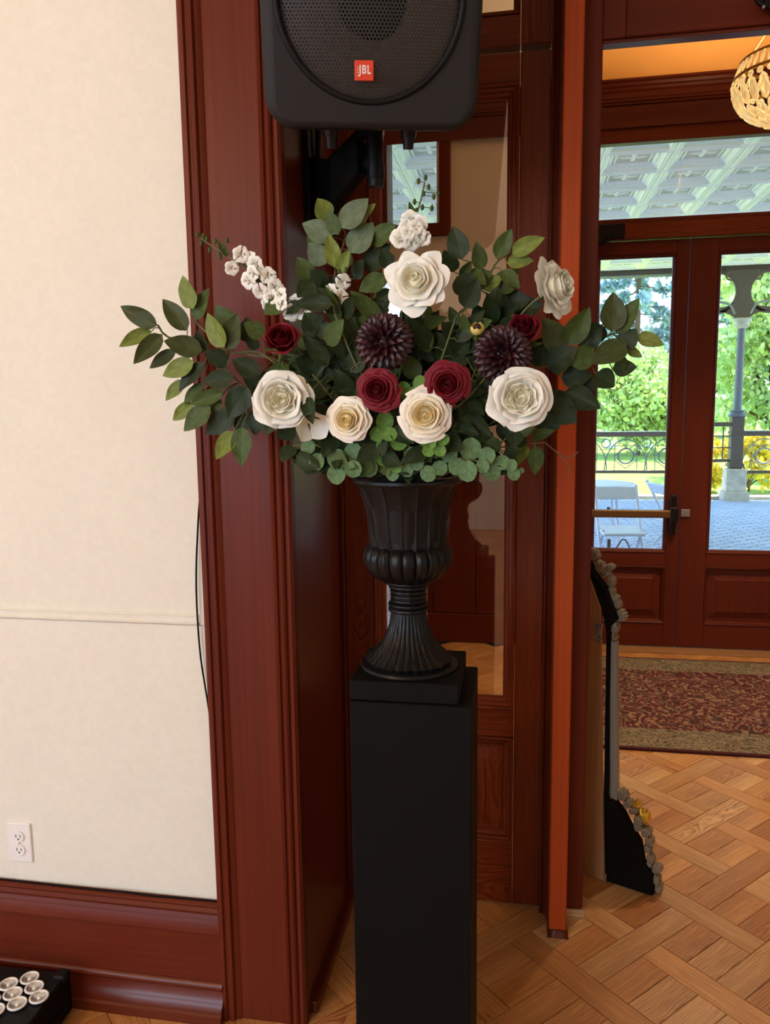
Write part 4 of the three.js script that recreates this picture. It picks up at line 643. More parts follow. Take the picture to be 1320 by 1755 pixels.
// ---------------------------------------------------------------- the arrangement
const BQ = V(-0.233, 1.45, -1.62), B = (x, y, z) => V(BQ.x + x / 1000, BQ.y + y / 1000, BQ.z + z / 1000);
{ const t = part('floral_foam', new THREE.SphereGeometry(0.078, 24, 12).scale(1, 0.5, 1).translate(BQ.x, 1.435, BQ.z), std({ color: srgb(34, 44, 26), roughness: 1 }), scene); tag(t, 'dark green foam mound in the mouth of the urn', 'floral foam'); }
const leafMap = texture(256, 512, (x, y) => { const u = x - 0.5, mid = Math.exp(-Math.pow(u / 0.016, 2)), vein = Math.pow(Math.max(0, Math.sin((y * 15 - Math.abs(u) * 9) * Math.PI)), 14) * 0.5, n = fbm(x * 9, y * 9, 151, 9, 9, 4) - 0.45, k = 212 + n * 60; return [k + mid * 26 + vein * 14, k + mid * 30 + vein * 14, k + mid * 8 + vein * 4]; });
const leafBump = texture(128, 256, (x, y) => { const u = x - 0.5, mid = Math.exp(-Math.pow(u / 0.03, 2)), vein = Math.pow(Math.max(0, Math.sin((y * 15 - Math.abs(u) * 9) * Math.PI)), 6); const k = 150 - mid * 110 - vein * 40; return [k, k, k]; }, false);
const green = (r, g, b, rough = 0.5) => phys({ specularIntensity: 0.45, map: leafMap, bumpMap: leafBump, bumpScale: 0.0006, color: srgb(r, g, b), roughness: rough, side: THREE.DoubleSide });
const TONE = [green(50, 66, 36), green(84, 104, 50), green(136, 152, 70), green(118, 136, 104), green(76, 86, 44), green(112, 146, 98, 0.6), green(122, 168, 78, 0.6)];
const stemMat = std({ color: srgb(98, 104, 58), roughness: 0.6 }), twigMat = std({ color: srgb(116, 84, 58), roughness: 0.7 });
function leafGeo(kind, droop, cup, wave) {                                 // unit leaf: base at the origin, tip at y = 1, width 1
  const nu = 6, nv = 10, p = [], t = [], idx = [], f = (v) => kind === 'round' ? Math.sqrt(Math.max(0, 1 - Math.pow(2 * v - 1, 2))) : 2.75 * Math.pow(v, 0.6) * Math.pow(1 - v, 0.95);
  for (let j = 0; j <= nv; j++) for (let i = 0; i <= nu; i++) { const v = j / nv, s = i / nu * 2 - 1, w = f(v) * 0.5; p.push(s * w, v, cup * Math.pow(Math.abs(s), 1.3) * w * 2 - droop * v * v + wave * Math.sin(v * 9 + s * 2) * s * w); t.push(0.5 + s * 0.5 * (0.15 + 0.85 * f(v)), v); }
  for (let j = 0; j < nv; j++) for (let i = 0; i < nu; i++) { const a = j * (nu + 1) + i, b = a + nu + 1; idx.push(a, a + 1, b, a + 1, b + 1, b); }
  const g = new THREE.BufferGeometry(); g.setAttribute('position', new THREE.Float32BufferAttribute(p, 3)); g.setAttribute('uv', new THREE.Float32BufferAttribute(t, 2)); g.setIndex(idx); g.computeVertexNormals(); return g;
}
const LEAF = [leafGeo('p', 0.1, 0.1, 0.04), leafGeo('p', 0.18, 0.07, 0.08), leafGeo('p', 0.02, 0.16, 0.05), leafGeo('p', -0.1, 0.12, 0.06)], ROUND = [leafGeo('round', 0.12, 0.12, 0.06), leafGeo('round', -0.1, 0.2, 0.04)];
const rb = rng(77);
function setLeaf(parent, geo, mat, a, b, w, roll, lift = 0.12, name = 'leaf') { // a, b: base and tip in world space; the parent group is unrotated
  const d = b.clone().sub(a), L = d.length(), y = d.normalize(), n = V(Math.sin(roll), lift, Math.cos(roll)); n.addScaledVector(y, -n.dot(y)).normalize(); const x = V(0, 0, 0).crossVectors(y, n);
  const m = part(name, geo, mat, parent); m.matrix.makeBasis(x.multiplyScalar(w), y.clone().multiplyScalar(L), n.multiplyScalar(L * 0.8)); m.matrix.setPosition(a.clone().sub(parent.position)); m.matrix.decompose(m.position, m.quaternion, m.scale); return m;
}
function nearest(pts, q) { const c = new THREE.CatmullRomCurve3(pts); let best = null, bd = 9; for (let i = 0; i <= 30; i++) { const p = c.getPoint(i / 30), d = p.distanceTo(q); if (d < bd) { bd = d; best = p; } } return best; }
function sprig(label, stem, leaves, group, twig = false, cat = 'foliage') {
  const t = thing('foliage_branch', label, cat, BQ.toArray(), 0, group), w = stem.map((s) => B(...s)), root = [B(0, -10, 0), B(0, -10, 0).lerp(w[0], 0.55).add(V(0, 0.012, -0.01)), ...w];
  const loc = (v) => v.clone().sub(BQ), bits = [tube(root.map(loc), 0.0022, 40, 6)];
  leaves.forEach(([bx, by, bz, tx, ty, tz, wd, tone]) => {
    const a = B(bx, by, bz), b = B(tx, ty, tz), near = nearest(root, a); if (near.distanceTo(a) > 0.004) bits.push(tube([loc(near), loc(near.clone().lerp(a, 0.6).add(V(0, 0.004, 0.002))), loc(a)], 0.0011, 6, 5));
    setLeaf(t, LEAF[Math.floor(rb() * 4)], TONE[tone], a, b, wd * 1.16 / 1000, (rb() - 0.5) * 0.9);
  });
  part('stem', bits, twig ? twigMat : stemMat, t); return t;
}
const SPRAYS = {                                                             // millimetres from the mouth of the urn: leaf base, leaf tip, width, tone
  left_upper: { stem: [[-268,256,73],[-297,261,73],[-364,272,73],[-427,280,73],[-470,297,73],[-505,310,73],[-518,330,73]],
    leaves: [[-512,328,89,-592,369,102,35,4], [-531,318,77,-596,286,100,29,2], [-439,314,105,-492,382,104,36,4], [-499,309,96,-554,247,118,35,4], [-475,274,85,-539,242,88,28,4], [-408,273,107,-481,292,126,39,4], [-423,250,116,-498,224,118,35,2], [-402,248,109,-466,194,118,33,0], [-359,252,94,-400,270,115,33,0], [-463,214,78,-505,174,91,25,2], [-412,206,98,-453,162,103,27,1]] },
  left_inner: { stem: [[-261,246,83],[-298,269,83],[-360,271,83],[-402,308,83],[-430,336,83],[-434,358,83]],
    leaves: [[-425,357,104,-444,422,117,36,2], [-426,337,91,-394,399,100,35,1], [-352,277,126,-386,344,134,41,2], [-349,273,119,-317,342,129,40,4], [-314,287,92,-311,338,104,36,0], [-344,319,88,-383,363,99,36,1], [-408,272,90,-418,315,107,28,0], [-269,298,123,-304,322,140,32,1], [-284,221,115,-336,253,128,37,0], [-295,273,91,-310,303,111,27,0], [-357,243,94,-399,271,94,31,0]] },
  left_lower: { stem: [[-247,178,88],[-276,174,88],[-332,202,88],[-360,230,88],[-369,239,88]],
    leaves: [[-341,217,115,-404,209,126,36,0], [-364,187,112,-434,165,127,27,1], [-433,167,103,-488,130,100,27,2], [-390,160,119,-452,111,129,39,1], [-343,147,108,-412,102,112,43,0], [-340,108,122,-373,50,138,35,2], [-320,117,128,-323,38,142,39,1], [-309,197,119,-352,133,133,47,0], [-290,152,102,-305,100,109,41,0], [-255,134,106,-276,102,119,28,0], [-321,143,98,-341,98,100,31,0], [-265,179,90,-321,170,96,35,0], [-287,197,79,-329,229,93,35,0], [-375,176,104,-392,146,112,24,1]] },
  top_left: { stem: [[-150,365,-12],[-149,401,-12],[-153,442,-12],[-135,487,-12],[-128,518,-12],[-135,527,-12]],
    leaves: [[-161,544,3,-178,580,25,37,2], [-151,502,13,-213,535,24,43,3], [-136,507,21,-157,554,31,31,1], [-126,517,31,-72,575,30,46,3], [-117,519,-5,-62,564,26,29,2], [-110,469,20,-65,531,16,51,3], [-168,471,4,-208,510,7,31,1], [-142,439,36,-152,507,39,31,2], [-134,430,28,-107,470,49,26,2], [-67,488,10,-13,518,34,38,1], [-87,441,-5,-25,485,12,43,0], [-168,452,6,-203,496,7,40,3], [-202,423,5,-227,468,17,35,1], [-166,407,15,-194,436,35,38,0], [-121,443,3,-123,482,10,28,1], [-148,380,13,-167,417,40,37,0], [-192,384,-6,-226,424,5,39,0], [-106,419,7,-88,455,26,33,0], [-169,390,7,-137,428,16,28,0]] },
  top_mid_left: { stem: [[-91,284,48],[-67,346,48],[-48,397,48],[-25,431,48]],
    leaves: [[-30,408,83,-80,382,96,35,1], [-25,346,63,-87,348,85,38,0], [-54,321,80,-94,336,97,25,1], [-16,375,74,-49,366,91,27,0], [-22,429,62,-37,465,76,29,0], [-42,384,79,-24,426,79,23,1], [-76,310,53,-38,335,57,28,0], [-87,292,66,-116,327,76,34,0], [-84,314,58,-86,353,66,30,0]] },
  left_centre: { stem: [[-159,268,58],[-191,304,58],[-223,341,58],[-250,364,58]],
    leaves: [[-238,367,91,-275,343,104,37,1], [-199,363,88,-239,343,90,24,0], [-199,303,78,-156,335,90,35,0], [-167,309,93,-193,344,95,38,0], [-130,307,98,-172,301,92,33,0], [-207,293,84,-187,270,92,23,1], [-171,231,85,-212,253,102,39,0], [-186,218,83,-151,243,93,32,0], [-99,177,96,-126,228,124,34,0], [-141,253,76,-177,285,75,32,0], [-153,222,67,-115,253,68,32,0], [-231,274,53,-245,304,81,30,0], [-217,242,56,-244,224,62,36,0], [-111,275,61,-136,301,74,32,0], [-167,174,185,-150,122,206,26,0], [-147,386,95,-161,350,112,30,1], [-176,405,87,-203,369,107,32,0]] },
  upper_right: { stem: [[92,324,18],[125,350,18],[162,394,18],[191,442,18],[216,454,18]],
    leaves: [[122,436,76,104,499,83,39,0], [158,421,41,150,470,65,28,1], [187,442,40,216,496,40,30,1], [218,448,45,280,473,61,31,2], [208,432,41,260,435,43,25,2], [198,417,45,233,381,65,27,1], [192,381,35,235,397,43,28,1], [119,410,34,140,435,62,20,1], [111,406,65,149,363,76,43,0], [130,416,41,169,387,70,31,1], [113,311,47,95,351,54,21,1], [140,391,46,181,415,49,29,1], [163,382,40,199,407,41,29,2], [103,420,36,87,460,65,34,0], [172,365,31,217,349,39,39,0], [199,356,22,253,361,41,43,0], [226,338,17,280,351,37,43,0], [181,391,35,234,419,36,29,1]] },
  right: { stem: [[237,218,48],[290,230,48],[343,251,48],[386,276,48],[412,289,48]],
    leaves: [[408,289,80,408,364,78,44,4], [418,286,72,453,351,86,35,1], [453,280,79,503,264,87,27,2], [438,258,66,465,241,76,16,2], [426,259,78,451,294,85,36,0], [433,263,92,366,228,111,44,4], [412,220,65,457,223,67,30,4], [378,212,86,413,186,97,42,0], [323,179,71,389,145,95,42,0], [322,269,71,365,336,87,43,1], [350,258,65,392,304,74,37,0], [334,226,96,377,261,88,40,1], [312,253,76,278,319,93,50,4], [289,223,80,340,261,109,46,0], [316,206,67,373,209,79,40,0], [263,244,50,298,286,66,40,0], [343,206,58,379,170,59,36,0], [395,276,48,365,309,77,28,0], [424,244,64,431,217,79,21,1]] },
  right_lower: { stem: [[201,164,53],[237,145,53],[265,126,53],[265,80,53]],
    leaves: [[295,158,75,344,118,89,50,0], [264,131,65,314,108,86,35,0], [260,89,72,304,104,95,21,1], [267,68,81,266,18,102,29,1], [243,81,73,235,37,97,26,2], [308,184,60,308,135,87,42,0], [255,154,65,282,118,87,38,0], [220,118,60,247,81,69,38,0], [202,127,74,229,73,89,40,0], [265,72,72,283,36,77,22,1], [238,100,91,264,114,103,24,1]] },
  right_centre: { stem: [[82,265,63],[119,291,63],[141,300,63],[159,317,63]],
    leaves: [[135,292,103,127,329,123,22,1], [160,315,76,148,348,98,28,0], [107,289,90,87,313,117,28,0], [166,257,92,174,296,96,31,0], [200,293,69,235,321,80,37,0], [129,245,83,103,272,92,33,0], [97,224,76,125,254,88,33,0], [30,301,87,41,334,103,26,0], [44,264,92,68,289,104,28,1], [263,229,73,279,276,88,37,0], [158,199,110,171,225,105,21,1], [152,155,79,129,191,86,33,0], [166,119,95,153,164,109,33,0]] },
};
const BRANCHES = {
  left_upper: ['olive leafy branch reaching farthest left across the cream wall'], left_inner: ['olive leafy branch over the wood casing, left of the top red bud'], left_lower: ['leafy branch hanging lowest on the left, below the olive branch'],
  top_left: ['branch of broad grey green leaves standing up below the speaker bracket', true], top_mid_left: ['dark leafy branch just left of the top white rose'], left_centre: ['dark leafy branch between the left red bud and left white rose'],
  upper_right: ['branch with light pointed leaves, upper right of the top white rose'], right: ['olive leafy branch reaching right in front of the glass door'], right_lower: ['dark leafy branch drooping below the right white rose'], right_centre: ['leafy branch between the two black dahlias, by the yellow bud'],
};
for (const k of Object.keys(BRANCHES)) sprig(BRANCHES[k][0], SPRAYS[k].stem, SPRAYS[k].leaves, 'leafy branches of the arrangement', BRANCHES[k][1]);
// dark leafy branches that fill the middle, behind the flowers
const BEHIND = ['behind the left white rose', 'below the upper left red bud', 'behind the upper left red bud', 'between the upper left red bud and the grey green branch', 'at the foot of the grey green branch', 'left of the top white rose', 'behind the top white rose', 'right of the top white rose', 'above the pale yellow bud', 'behind the right black dahlia', 'behind the right red bud', 'above the lower right white rose', 'behind the lower right white rose'];
for (let i = 0; i < 13; i++) {
  const r = rng(900 + i), a = -1.35 + 2.7 * (i / 12), zf = 20 + 95 * ((i * 5) % 7) / 6, R = 165 + 95 * r(), dir = [Math.sin(a) * R * 1.12, 165 + Math.cos(a) * R * 0.75], stem = [[dir[0] * 0.35, 60 + dir[1] * 0.3, zf * 0.6], [dir[0] * 0.7, dir[1] * 0.72, zf], [dir[0], dir[1], zf + 10]], leaves = [];
  for (let j = 0; j < 27; j++) {
    const k = 0.15 + 0.85 * j / 26, bx = dir[0] * k + (r() - 0.5) * 60, by = lerp(40, dir[1], k) + (r() - 0.5) * 60, bz = zf * (0.4 + 0.6 * k) + (r() - 0.5) * 50, th = a + (r() - 0.5) * 2.6, L = 48 + 36 * r();
    leaves.push([bx, by, bz, bx + Math.sin(th) * L, by + Math.cos(th) * L * 0.9, bz + (r() - 0.2) * 45, 26 + 12 * r(), r() < 0.78 ? 0 : 1]);
  }
  sprig('dark green leafy filler branch ' + BEHIND[i], stem, leaves, 'dark filler foliage of the arrangement');
}
const UNDER = ['below the left white rose', 'below the lower left cream rose', 'over the middle of the rim', 'behind the star shaped eucalyptus tuft', 'behind the trailing eucalyptus'];
for (let i = 0; i < 5; i++) {                                             // the low skirt of dark leaves over the rim
  const r = rng(940 + i), cx = -170 + i * 90, leaves = [];
  for (let j = 0; j < 20; j++) { const bx = cx + (r() - 0.5) * 110, by = 40 + 90 * r(), bz = 70 + 80 * r(), th = Math.PI * (0.62 + 0.76 * r()), L = 40 + 28 * r(); leaves.push([bx, by, bz, bx + Math.sin(th) * L * Math.sign(cx || 1) * (r() < 0.7 ? 1 : -1), by + Math.cos(th) * L * 0.6, bz + 10 + 26 * r(), 22 + 12 * r(), r() < 0.7 ? 0 : 1]); }
  sprig('dark green leafy branch drooping over the urn rim, ' + UNDER[i], [[cx * 0.5, 40, 50], [cx * 0.9, 75, 95], [cx, 70, 120]], leaves, 'dark foliage over the urn rim');
}
// eucalyptus: round leaves in pairs
function eucalyptus(label, stem, discs, tone) {
  const t = thing('eucalyptus_sprig', label, 'foliage', BQ.toArray(), 0, 'eucalyptus sprigs of the arrangement'), w = [B(0, -10, 10), ...stem.map((s) => B(...s))], bits = [tube(w.map((v) => v.clone().sub(BQ)), 0.0017, 30, 6)];
  discs.forEach(([x, y, z, rad, ang]) => { const c = B(x, y, z), d = V(Math.sin(ang), Math.cos(ang), 0.12 * Math.sin(ang * 3)).multiplyScalar(rad / 1000), a = c.clone().sub(d), b = c.clone().add(d), near = nearest(w, a); if (near.distanceTo(a) > 0.003) bits.push(tube([near.clone().sub(BQ), near.clone().lerp(a, 0.5).add(V(0, 0.003, 0.003)).sub(BQ), a.clone().sub(BQ)], 0.0009, 5, 5)); setLeaf(t, ROUND[Math.floor(rb() * 2)], TONE[tone], a, b, rad * 1.85 / 1000, (rb() - 0.5) * 0.8, 0.25); });
  part('stem', bits, stemMat, t);
}
eucalyptus('eucalyptus sprig with large pale round leaves at the lower left of the urn rim', [[-50, 60, 100], [-95, 45, 140]], [[-160, 47, 140, 18, 3.6], [-118, 53, 150, 21, 5.6], [-86, 63, 146, 22, 0.3], [-117, 23, 152, 21, 3.7], [-82, 34, 165, 18, 2.4], [-57, 35, 146, 20, 2.2], [-181, 75, 136, 16, 4.4]], 5);
eucalyptus('eucalyptus sprig beside the lower left cream rose', [[-20, 70, 110], [-24, 95, 140]], [[-22, 126, 150, 19, 0.1], [-36, 101, 154, 16, 4.8], [-11, 100, 156, 15, 1.5], [-27, 79, 150, 13, 3.1], [-48, 60, 140, 16, 3.8], [4, 84, 142, 17, 2.0], [0, 37, 146, 13, 3.1], [-28, 52, 138, 16, 2.8]], 6);
eucalyptus('small eucalyptus tuft between the two front red roses', [[10, 90, 100], [30, 160, 150]], [[48, 198, 158, 15, 0.6], [17, 187, 156, 14, 5.2], [37, 180, 166, 11, 0.4], [26, 170, 160, 12, 4.0], [54, 182, 160, 11, 1.6]], 6);
eucalyptus('bright star shaped eucalyptus tuft right below the front cream rose', [[30, 40, 110], [76, 80, 155]], [[76, 100, 176, 13, 0.0], [59, 89, 174, 13, 5.0], [94, 90, 174, 13, 1.2], [66, 70, 174, 13, 3.7], [87, 70, 174, 13, 2.5], [76, 83, 184, 8, 0.4]], 6);
eucalyptus('eucalyptus sprig of grey green discs trailing right over the urn rim', [[70, 50, 110], [150, 50, 150], [215, 32, 156]], [[144, 72, 156, 22, 0.2], [141, 30, 160, 21, 3.2], [119, 37, 150, 18, 4.2], [176, 58, 160, 18, 0.9], [184, 30, 162, 19, 2.6], [168, 40, 168, 14, 3.4], [204, 46, 156, 15, 0.8], [222, 41, 162, 13, 0.5], [226, 25, 164, 13, 2.6], [240, 31, 160, 6, 1.6], [103, 60, 146, 17, 4.4]], 5);
eucalyptus('eucalyptus sprig low over the middle of the urn rim', [[10, 40, 110], [50, 30, 140]], [[20, 30, 146, 14, 3.4], [40, 44, 150, 15, 0.6], [62, 24, 148, 17, 2.6], [84, 34, 146, 16, 1.9], [-8, 22, 140, 14, 3.8], [30, 60, 140, 16, 5.6]], 5);

// ---- petals: half-angle A round the axis, a curve [radius, height] from base to tip, pointed or rounded edge
const petalMat = (r, g, b, rough = 0.6) => phys({ color: srgb(r, g, b), roughness: rough, side: THREE.DoubleSide, sheen: 0.25, sheenRoughness: 0.6, sheenColor: srgb(r, g, b) });
function petalGeo(A, curve, point, curl, ruffle, seed) {
  const nu = 10, nv = 8, p = [], t = [], idx = [], r = rng(seed), ph = r() * 6, bz = new THREE.CubicBezierCurve(...curve.map(([a, b]) => new THREE.Vector2(a, b)));
  for (let j = 0; j <= nv; j++) for (let i = 0; i <= nu; i++) {
    const s = i / nu * 2 - 1, v0 = j / nv, edge = point > 0 ? 1 - point * Math.pow(Math.abs(s), 1.25) : 1 - 0.16 * s * s * s * s, v = Math.min(1, v0 * edge), q = bz.getPoint(v), wide = 0.42 + 0.58 * Math.sin(Math.min(1, v * 1.5) * Math.PI / 2), a = A * s * wide, out = curl * Math.pow(Math.abs(s), 3) * v * v + ruffle * Math.sin(s * 5 + ph) * v * v;
    const rad = q.x + out * 0.7, h = q.y - out * 0.8 + ruffle * 0.5 * Math.cos(s * 4 + ph * 2) * v; p.push(rad * Math.sin(a), h, rad * Math.cos(a)); t.push(i / nu, v0);
  }
  for (let j = 0; j < nv; j++) for (let i = 0; i < nu; i++) { const a = j * (nu + 1) + i, b = a + nu + 1; idx.push(a, a + 1, b, a + 1, b + 1, b); }
  const g = new THREE.BufferGeometry(); g.setAttribute('position', new THREE.Float32BufferAttribute(p, 3)); g.setAttribute('uv', new THREE.Float32BufferAttribute(t, 2)); g.setIndex(idx); g.computeVertexNormals(); return g;
}
function head(name, label, cat, pos, dir, group, stemR = 0.0022) {        // a flower whose axis is its own y; its stem runs down into the foam
  const p = B(...pos), t = thing(name, label, cat, p.toArray(), 0, group), d = V(...dir).normalize(); t.quaternion.setFromUnitVectors(V(0, 1, 0), d); t.updateMatrixWorld(true);
  const f = B(pos[0] * 0.1, -12, pos[2] * 0.12), neck = p.clone().addScaledVector(d, -0.07).add(V(0, -0.02, 0)), mid = f.clone().lerp(neck, 0.55).add(V(0, 0.02, -0.02));
  part('stem', tube([p.clone().addScaledVector(d, -0.012), neck, mid, f].map((v) => t.worldToLocal(v)), stemR, 30, 7), stemMat, t); return t;
}
function rose(label, pos, dir, R, style, mats, seed, spin = 0) {
  const t = head('rose', label, 'rose', pos, dir, 'roses of the arrangement'), r = rng(seed), H = R * (style === 'bud' ? 1.35 : style === 'tight' ? 0.85 : 0.72), y0 = -H * (style === 'bud' ? 0.55 : 0.45);
  const layer = (n, A, rt, h, lean, point, curl, ruffle, mat, off) => { for (let i = 0; i < n; i++) {
    const k = rt * R * (1 + (r() - 0.5) * 0.14), hh = h * H * (1 + (r() - 0.5) * 0.12), c = lean === 0 ? [[0.05 * R, 0], [k * 1.0, hh * 0.2], [k * 0.9, hh * 0.9], [k * 1.12, hh * (1 - 0.02 * n)]] : [[0.06 * R, 0], [k * (0.72 - 0.2 * lean), hh * (0.05 + 0.1 * lean)], [k * (0.86 - 0.12 * lean), hh * (1.02 + 0.16 * lean)], [k, hh * (1 - 0.28 * lean)]];
    const m = part('petal', petalGeo(A * (1 + (r() - 0.5) * 0.15), c, point, curl * R, ruffle * R, seed * 50 + off * 10 + i), mat, t); m.rotation.set((r() - 0.5) * 0.12, spin + off * 1.1 + (i / n) * 2 * Math.PI + (r() - 0.5) * 0.25, (r() - 0.5) * 0.12); m.position.y = y0;
  } };
  const [inner, mid, outer] = mats;
  layer(2, 2.2, 0.06, 0.99, 0, 0, 0.01, 0, inner, 1); layer(2, 1.9, 0.13, 1.0, 0, 0, 0.03, 0.01, inner, 2); layer(3, 1.35, 0.2, 0.98, 0, 0, 0.04, 0.012, inner, 3); layer(3, 1.35, 0.28, 0.95, 0.05, 0, 0.05, 0.015, inner, 9);
  if (style === 'bud') { layer(3, 1.25, 0.36, 0.95, 0.15, 0.05, 0.1, 0.03, mid, 4); layer(4, 1.0, 0.55, 0.86, 0.45, 0.12, 0.16, 0.04, outer, 5); layer(4, 0.9, 0.78, 0.72, 0.75, 0.2, 0.14, 0.05, outer, 6); }
  else if (style === 'tight') { layer(4, 1.15, 0.35, 0.93, 0.1, 0, 0.06, 0.02, inner, 4); layer(5, 0.95, 0.5, 0.86, 0.35, 0, 0.08, 0.02, mid, 5); layer(5, 0.9, 0.66, 0.74, 0.65, 0.05, 0.1, 0.03, mid, 6); layer(6, 0.74, 0.84, 0.56, 0.9, 0.08, 0.1, 0.04, outer, 7); layer(6, 0.7, 1.0, 0.34, 1, 0.1, 0.1, 0.05, outer, 8); }
  else if (style === 'cup') { layer(4, 0.9, 0.22, 0.8, 0.1, 0.1, 0.05, 0.06, inner, 4); layer(5, 0.7, 0.34, 0.84, 0.12, 0.08, 0.06, 0.07, inner, 9); layer(6, 0.72, 0.47, 0.9, 0.2, 0, 0.06, 0.05, mid, 5); layer(5, 0.95, 0.62, 0.96, 0.35, 0, 0.06, 0.04, mid, 6); layer(5, 0.9, 0.8, 0.84, 0.65, 0.06, 0.08, 0.05, outer, 7); layer(6, 0.76, 1.0, 0.5, 1, 0.16, 0.12, 0.06, outer, 8); }
  else { layer(4, 1.1, 0.33, 0.94, 0.1, 0, 0.05, 0.02, mid, 4); layer(4, 1.05, 0.43, 0.9, 0.25, 0, 0.07, 0.02, mid, 5); layer(5, 0.8, 0.62, 0.7, 0.7, 0.18, 0.12, 0.03, mid, 6); layer(6, 0.62, 0.84, 0.5, 0.95, 0.3, 0.12, 0.04, outer, 7); layer(7, 0.56, 1.06, 0.26, 1, 0.36, 0.1, 0.05, outer, 8); }
  part('heart', new THREE.LatheGeometry([[0.0, 0.8], [0.1, 0.78], [0.22, 0.72], [0.34, 0.6], [0.42, 0.4], [0.36, 0.1], [0.1, 0]].map(([q, h]) => new THREE.Vector2(q * R * (style === 'bud' ? 0.8 : 1), y0 + h * H * 0.98)), 24), inner, t);
  const sep = leafGeo('p', 0.35, 0.2, 0); for (let i = 0; i < 5; i++) { const m = part('sepal', sep, TONE[1], t); m.rotation.order = 'YXZ'; m.rotation.set(1.9, i * 1.257, 0); m.position.y = y0 + 0.002; m.scale.set(R * 0.3, R * 0.75, R * 0.6); }
  part('calyx', new THREE.SphereGeometry(R * 0.16, 12, 8).translate(0, y0 - R * 0.04, 0), TONE[1], t); return t;
}
const ivory = [petalMat(246, 240, 212), petalMat(246, 244, 226), petalMat(244, 243, 230)], cream = [petalMat(246, 226, 172), petalMat(248, 236, 202), petalMat(248, 240, 220)], wineMat = (r, g, b) => phys({ color: srgb(r, g, b), roughness: 0.55, side: THREE.DoubleSide, specularIntensity: 0.5 }), wine = [wineMat(104, 14, 26), wineMat(112, 15, 28), wineMat(118, 17, 32)];
rose('large white rose at the top centre, its petals pointed and wide open', [43, 386, 165], [-0.08, 0.1, 1], 0.0625, 'open', ivory, 11);
rose('white rose seen from the side, standing highest on the right', [305, 372, 120], [0.82, 0.2, 0.5], 0.06, 'open', ivory, 12, 0.4);
rose('white ruffled rose at the far left, over the wood casing', [-215, 171, 190], [0.22, -0.04, 1], 0.06, 'cup', ivory, 13);
rose('white ruffled rose at the lower right, with a folded creamy heart', [236, 166, 190], [0.22, 0.08, 1], 0.06, 'cup', ivory, 14, 0.7);
rose('small cream rose lowest in the arrangement, left of the eucalyptus', [-86, 130, 185], [-0.12, -0.05, 1], 0.0465, 'tight', cream, 15);
rose('cream rose front and centre, below the two red roses', [63, 138, 195], [0.05, -0.02, 1], 0.052, 'tight', cream, 16, 0.9);
rose('half open dark red rosebud at the upper left', [-222, 288, 160], [0.18, 0.5, 0.85], 0.047, 'bud', wine, 17);
rose('dark red rose left of the eucalyptus tuft, front centre', [-28, 185, 190], [-0.05, -0.02, 1], 0.045, 'tight', wine, 18, 0.5);
rose('dark red rose right of the eucalyptus tuft, front centre', [103, 194, 190], [0.12, -0.1, 1], 0.044, 'tight', wine, 19, 1.3);
rose('half open dark red rosebud behind the right black dahlia', [241, 294, 125], [-0.15, 0.6, 0.8], 0.046, 'bud', wine, 20, 0.8);
{ // the loose lower petal of the left white rose belongs to a bloom half hidden behind it
  const t = head('rose_bud', 'loose white bloom half hidden behind the left white rose', 'rose', [-166, 128, 168], [0.5, -0.6, 0.7], 'roses of the arrangement'); for (let i = 0; i < 4; i++) { const m = part('petal', petalGeo(0.8, [[0.002, 0], [0.02, 0.005], [0.026, 0.03], [0.036, 0.04]], 0.2, 0.005, 0.002, 700 + i), ivory[2], t); m.rotation.y = i * 1.57; m.position.y = -0.015; } part('heart', new THREE.SphereGeometry(0.007, 14, 10).translate(0, -0.004, 0), ivory[0], t);
}
// dahlias
const dahliaTone = [std({ color: srgb(50, 14, 22), roughness: 0.38, side: THREE.DoubleSide }), std({ color: srgb(40, 11, 18), roughness: 0.38, side: THREE.DoubleSide }), std({ color: srgb(60, 20, 28), roughness: 0.38, side: THREE.DoubleSide })];
const quill = (() => { const nu = 6, nv = 6, p = [], idx = []; for (let j = 0; j <= nv; j++) for (let i = 0; i <= nu; i++) { const v = j / nv, s = i / nu * 2 - 1, w = 0.5 * Math.pow(Math.sin(Math.PI * (0.12 + 0.8 * v)), 0.8) * (v > 0.97 ? 0.5 : 1), a = s * 1.25; p.push(Math.sin(a) * w, v, -(1 - Math.cos(a)) * -0.9 * w - 0.5 * v * v * (v > 0.7 ? 1.05 : 1)); } for (let j = 0; j < nv; j++) for (let i = 0; i < nu; i++) { const a = j * (nu + 1) + i, b = a + nu + 1; idx.push(a, a + 1, b, a + 1, b + 1, b); } const g = new THREE.BufferGeometry(); g.setAttribute('position', new THREE.Float32BufferAttribute(p, 3)); g.setIndex(idx); g.computeVertexNormals(); return g; })();
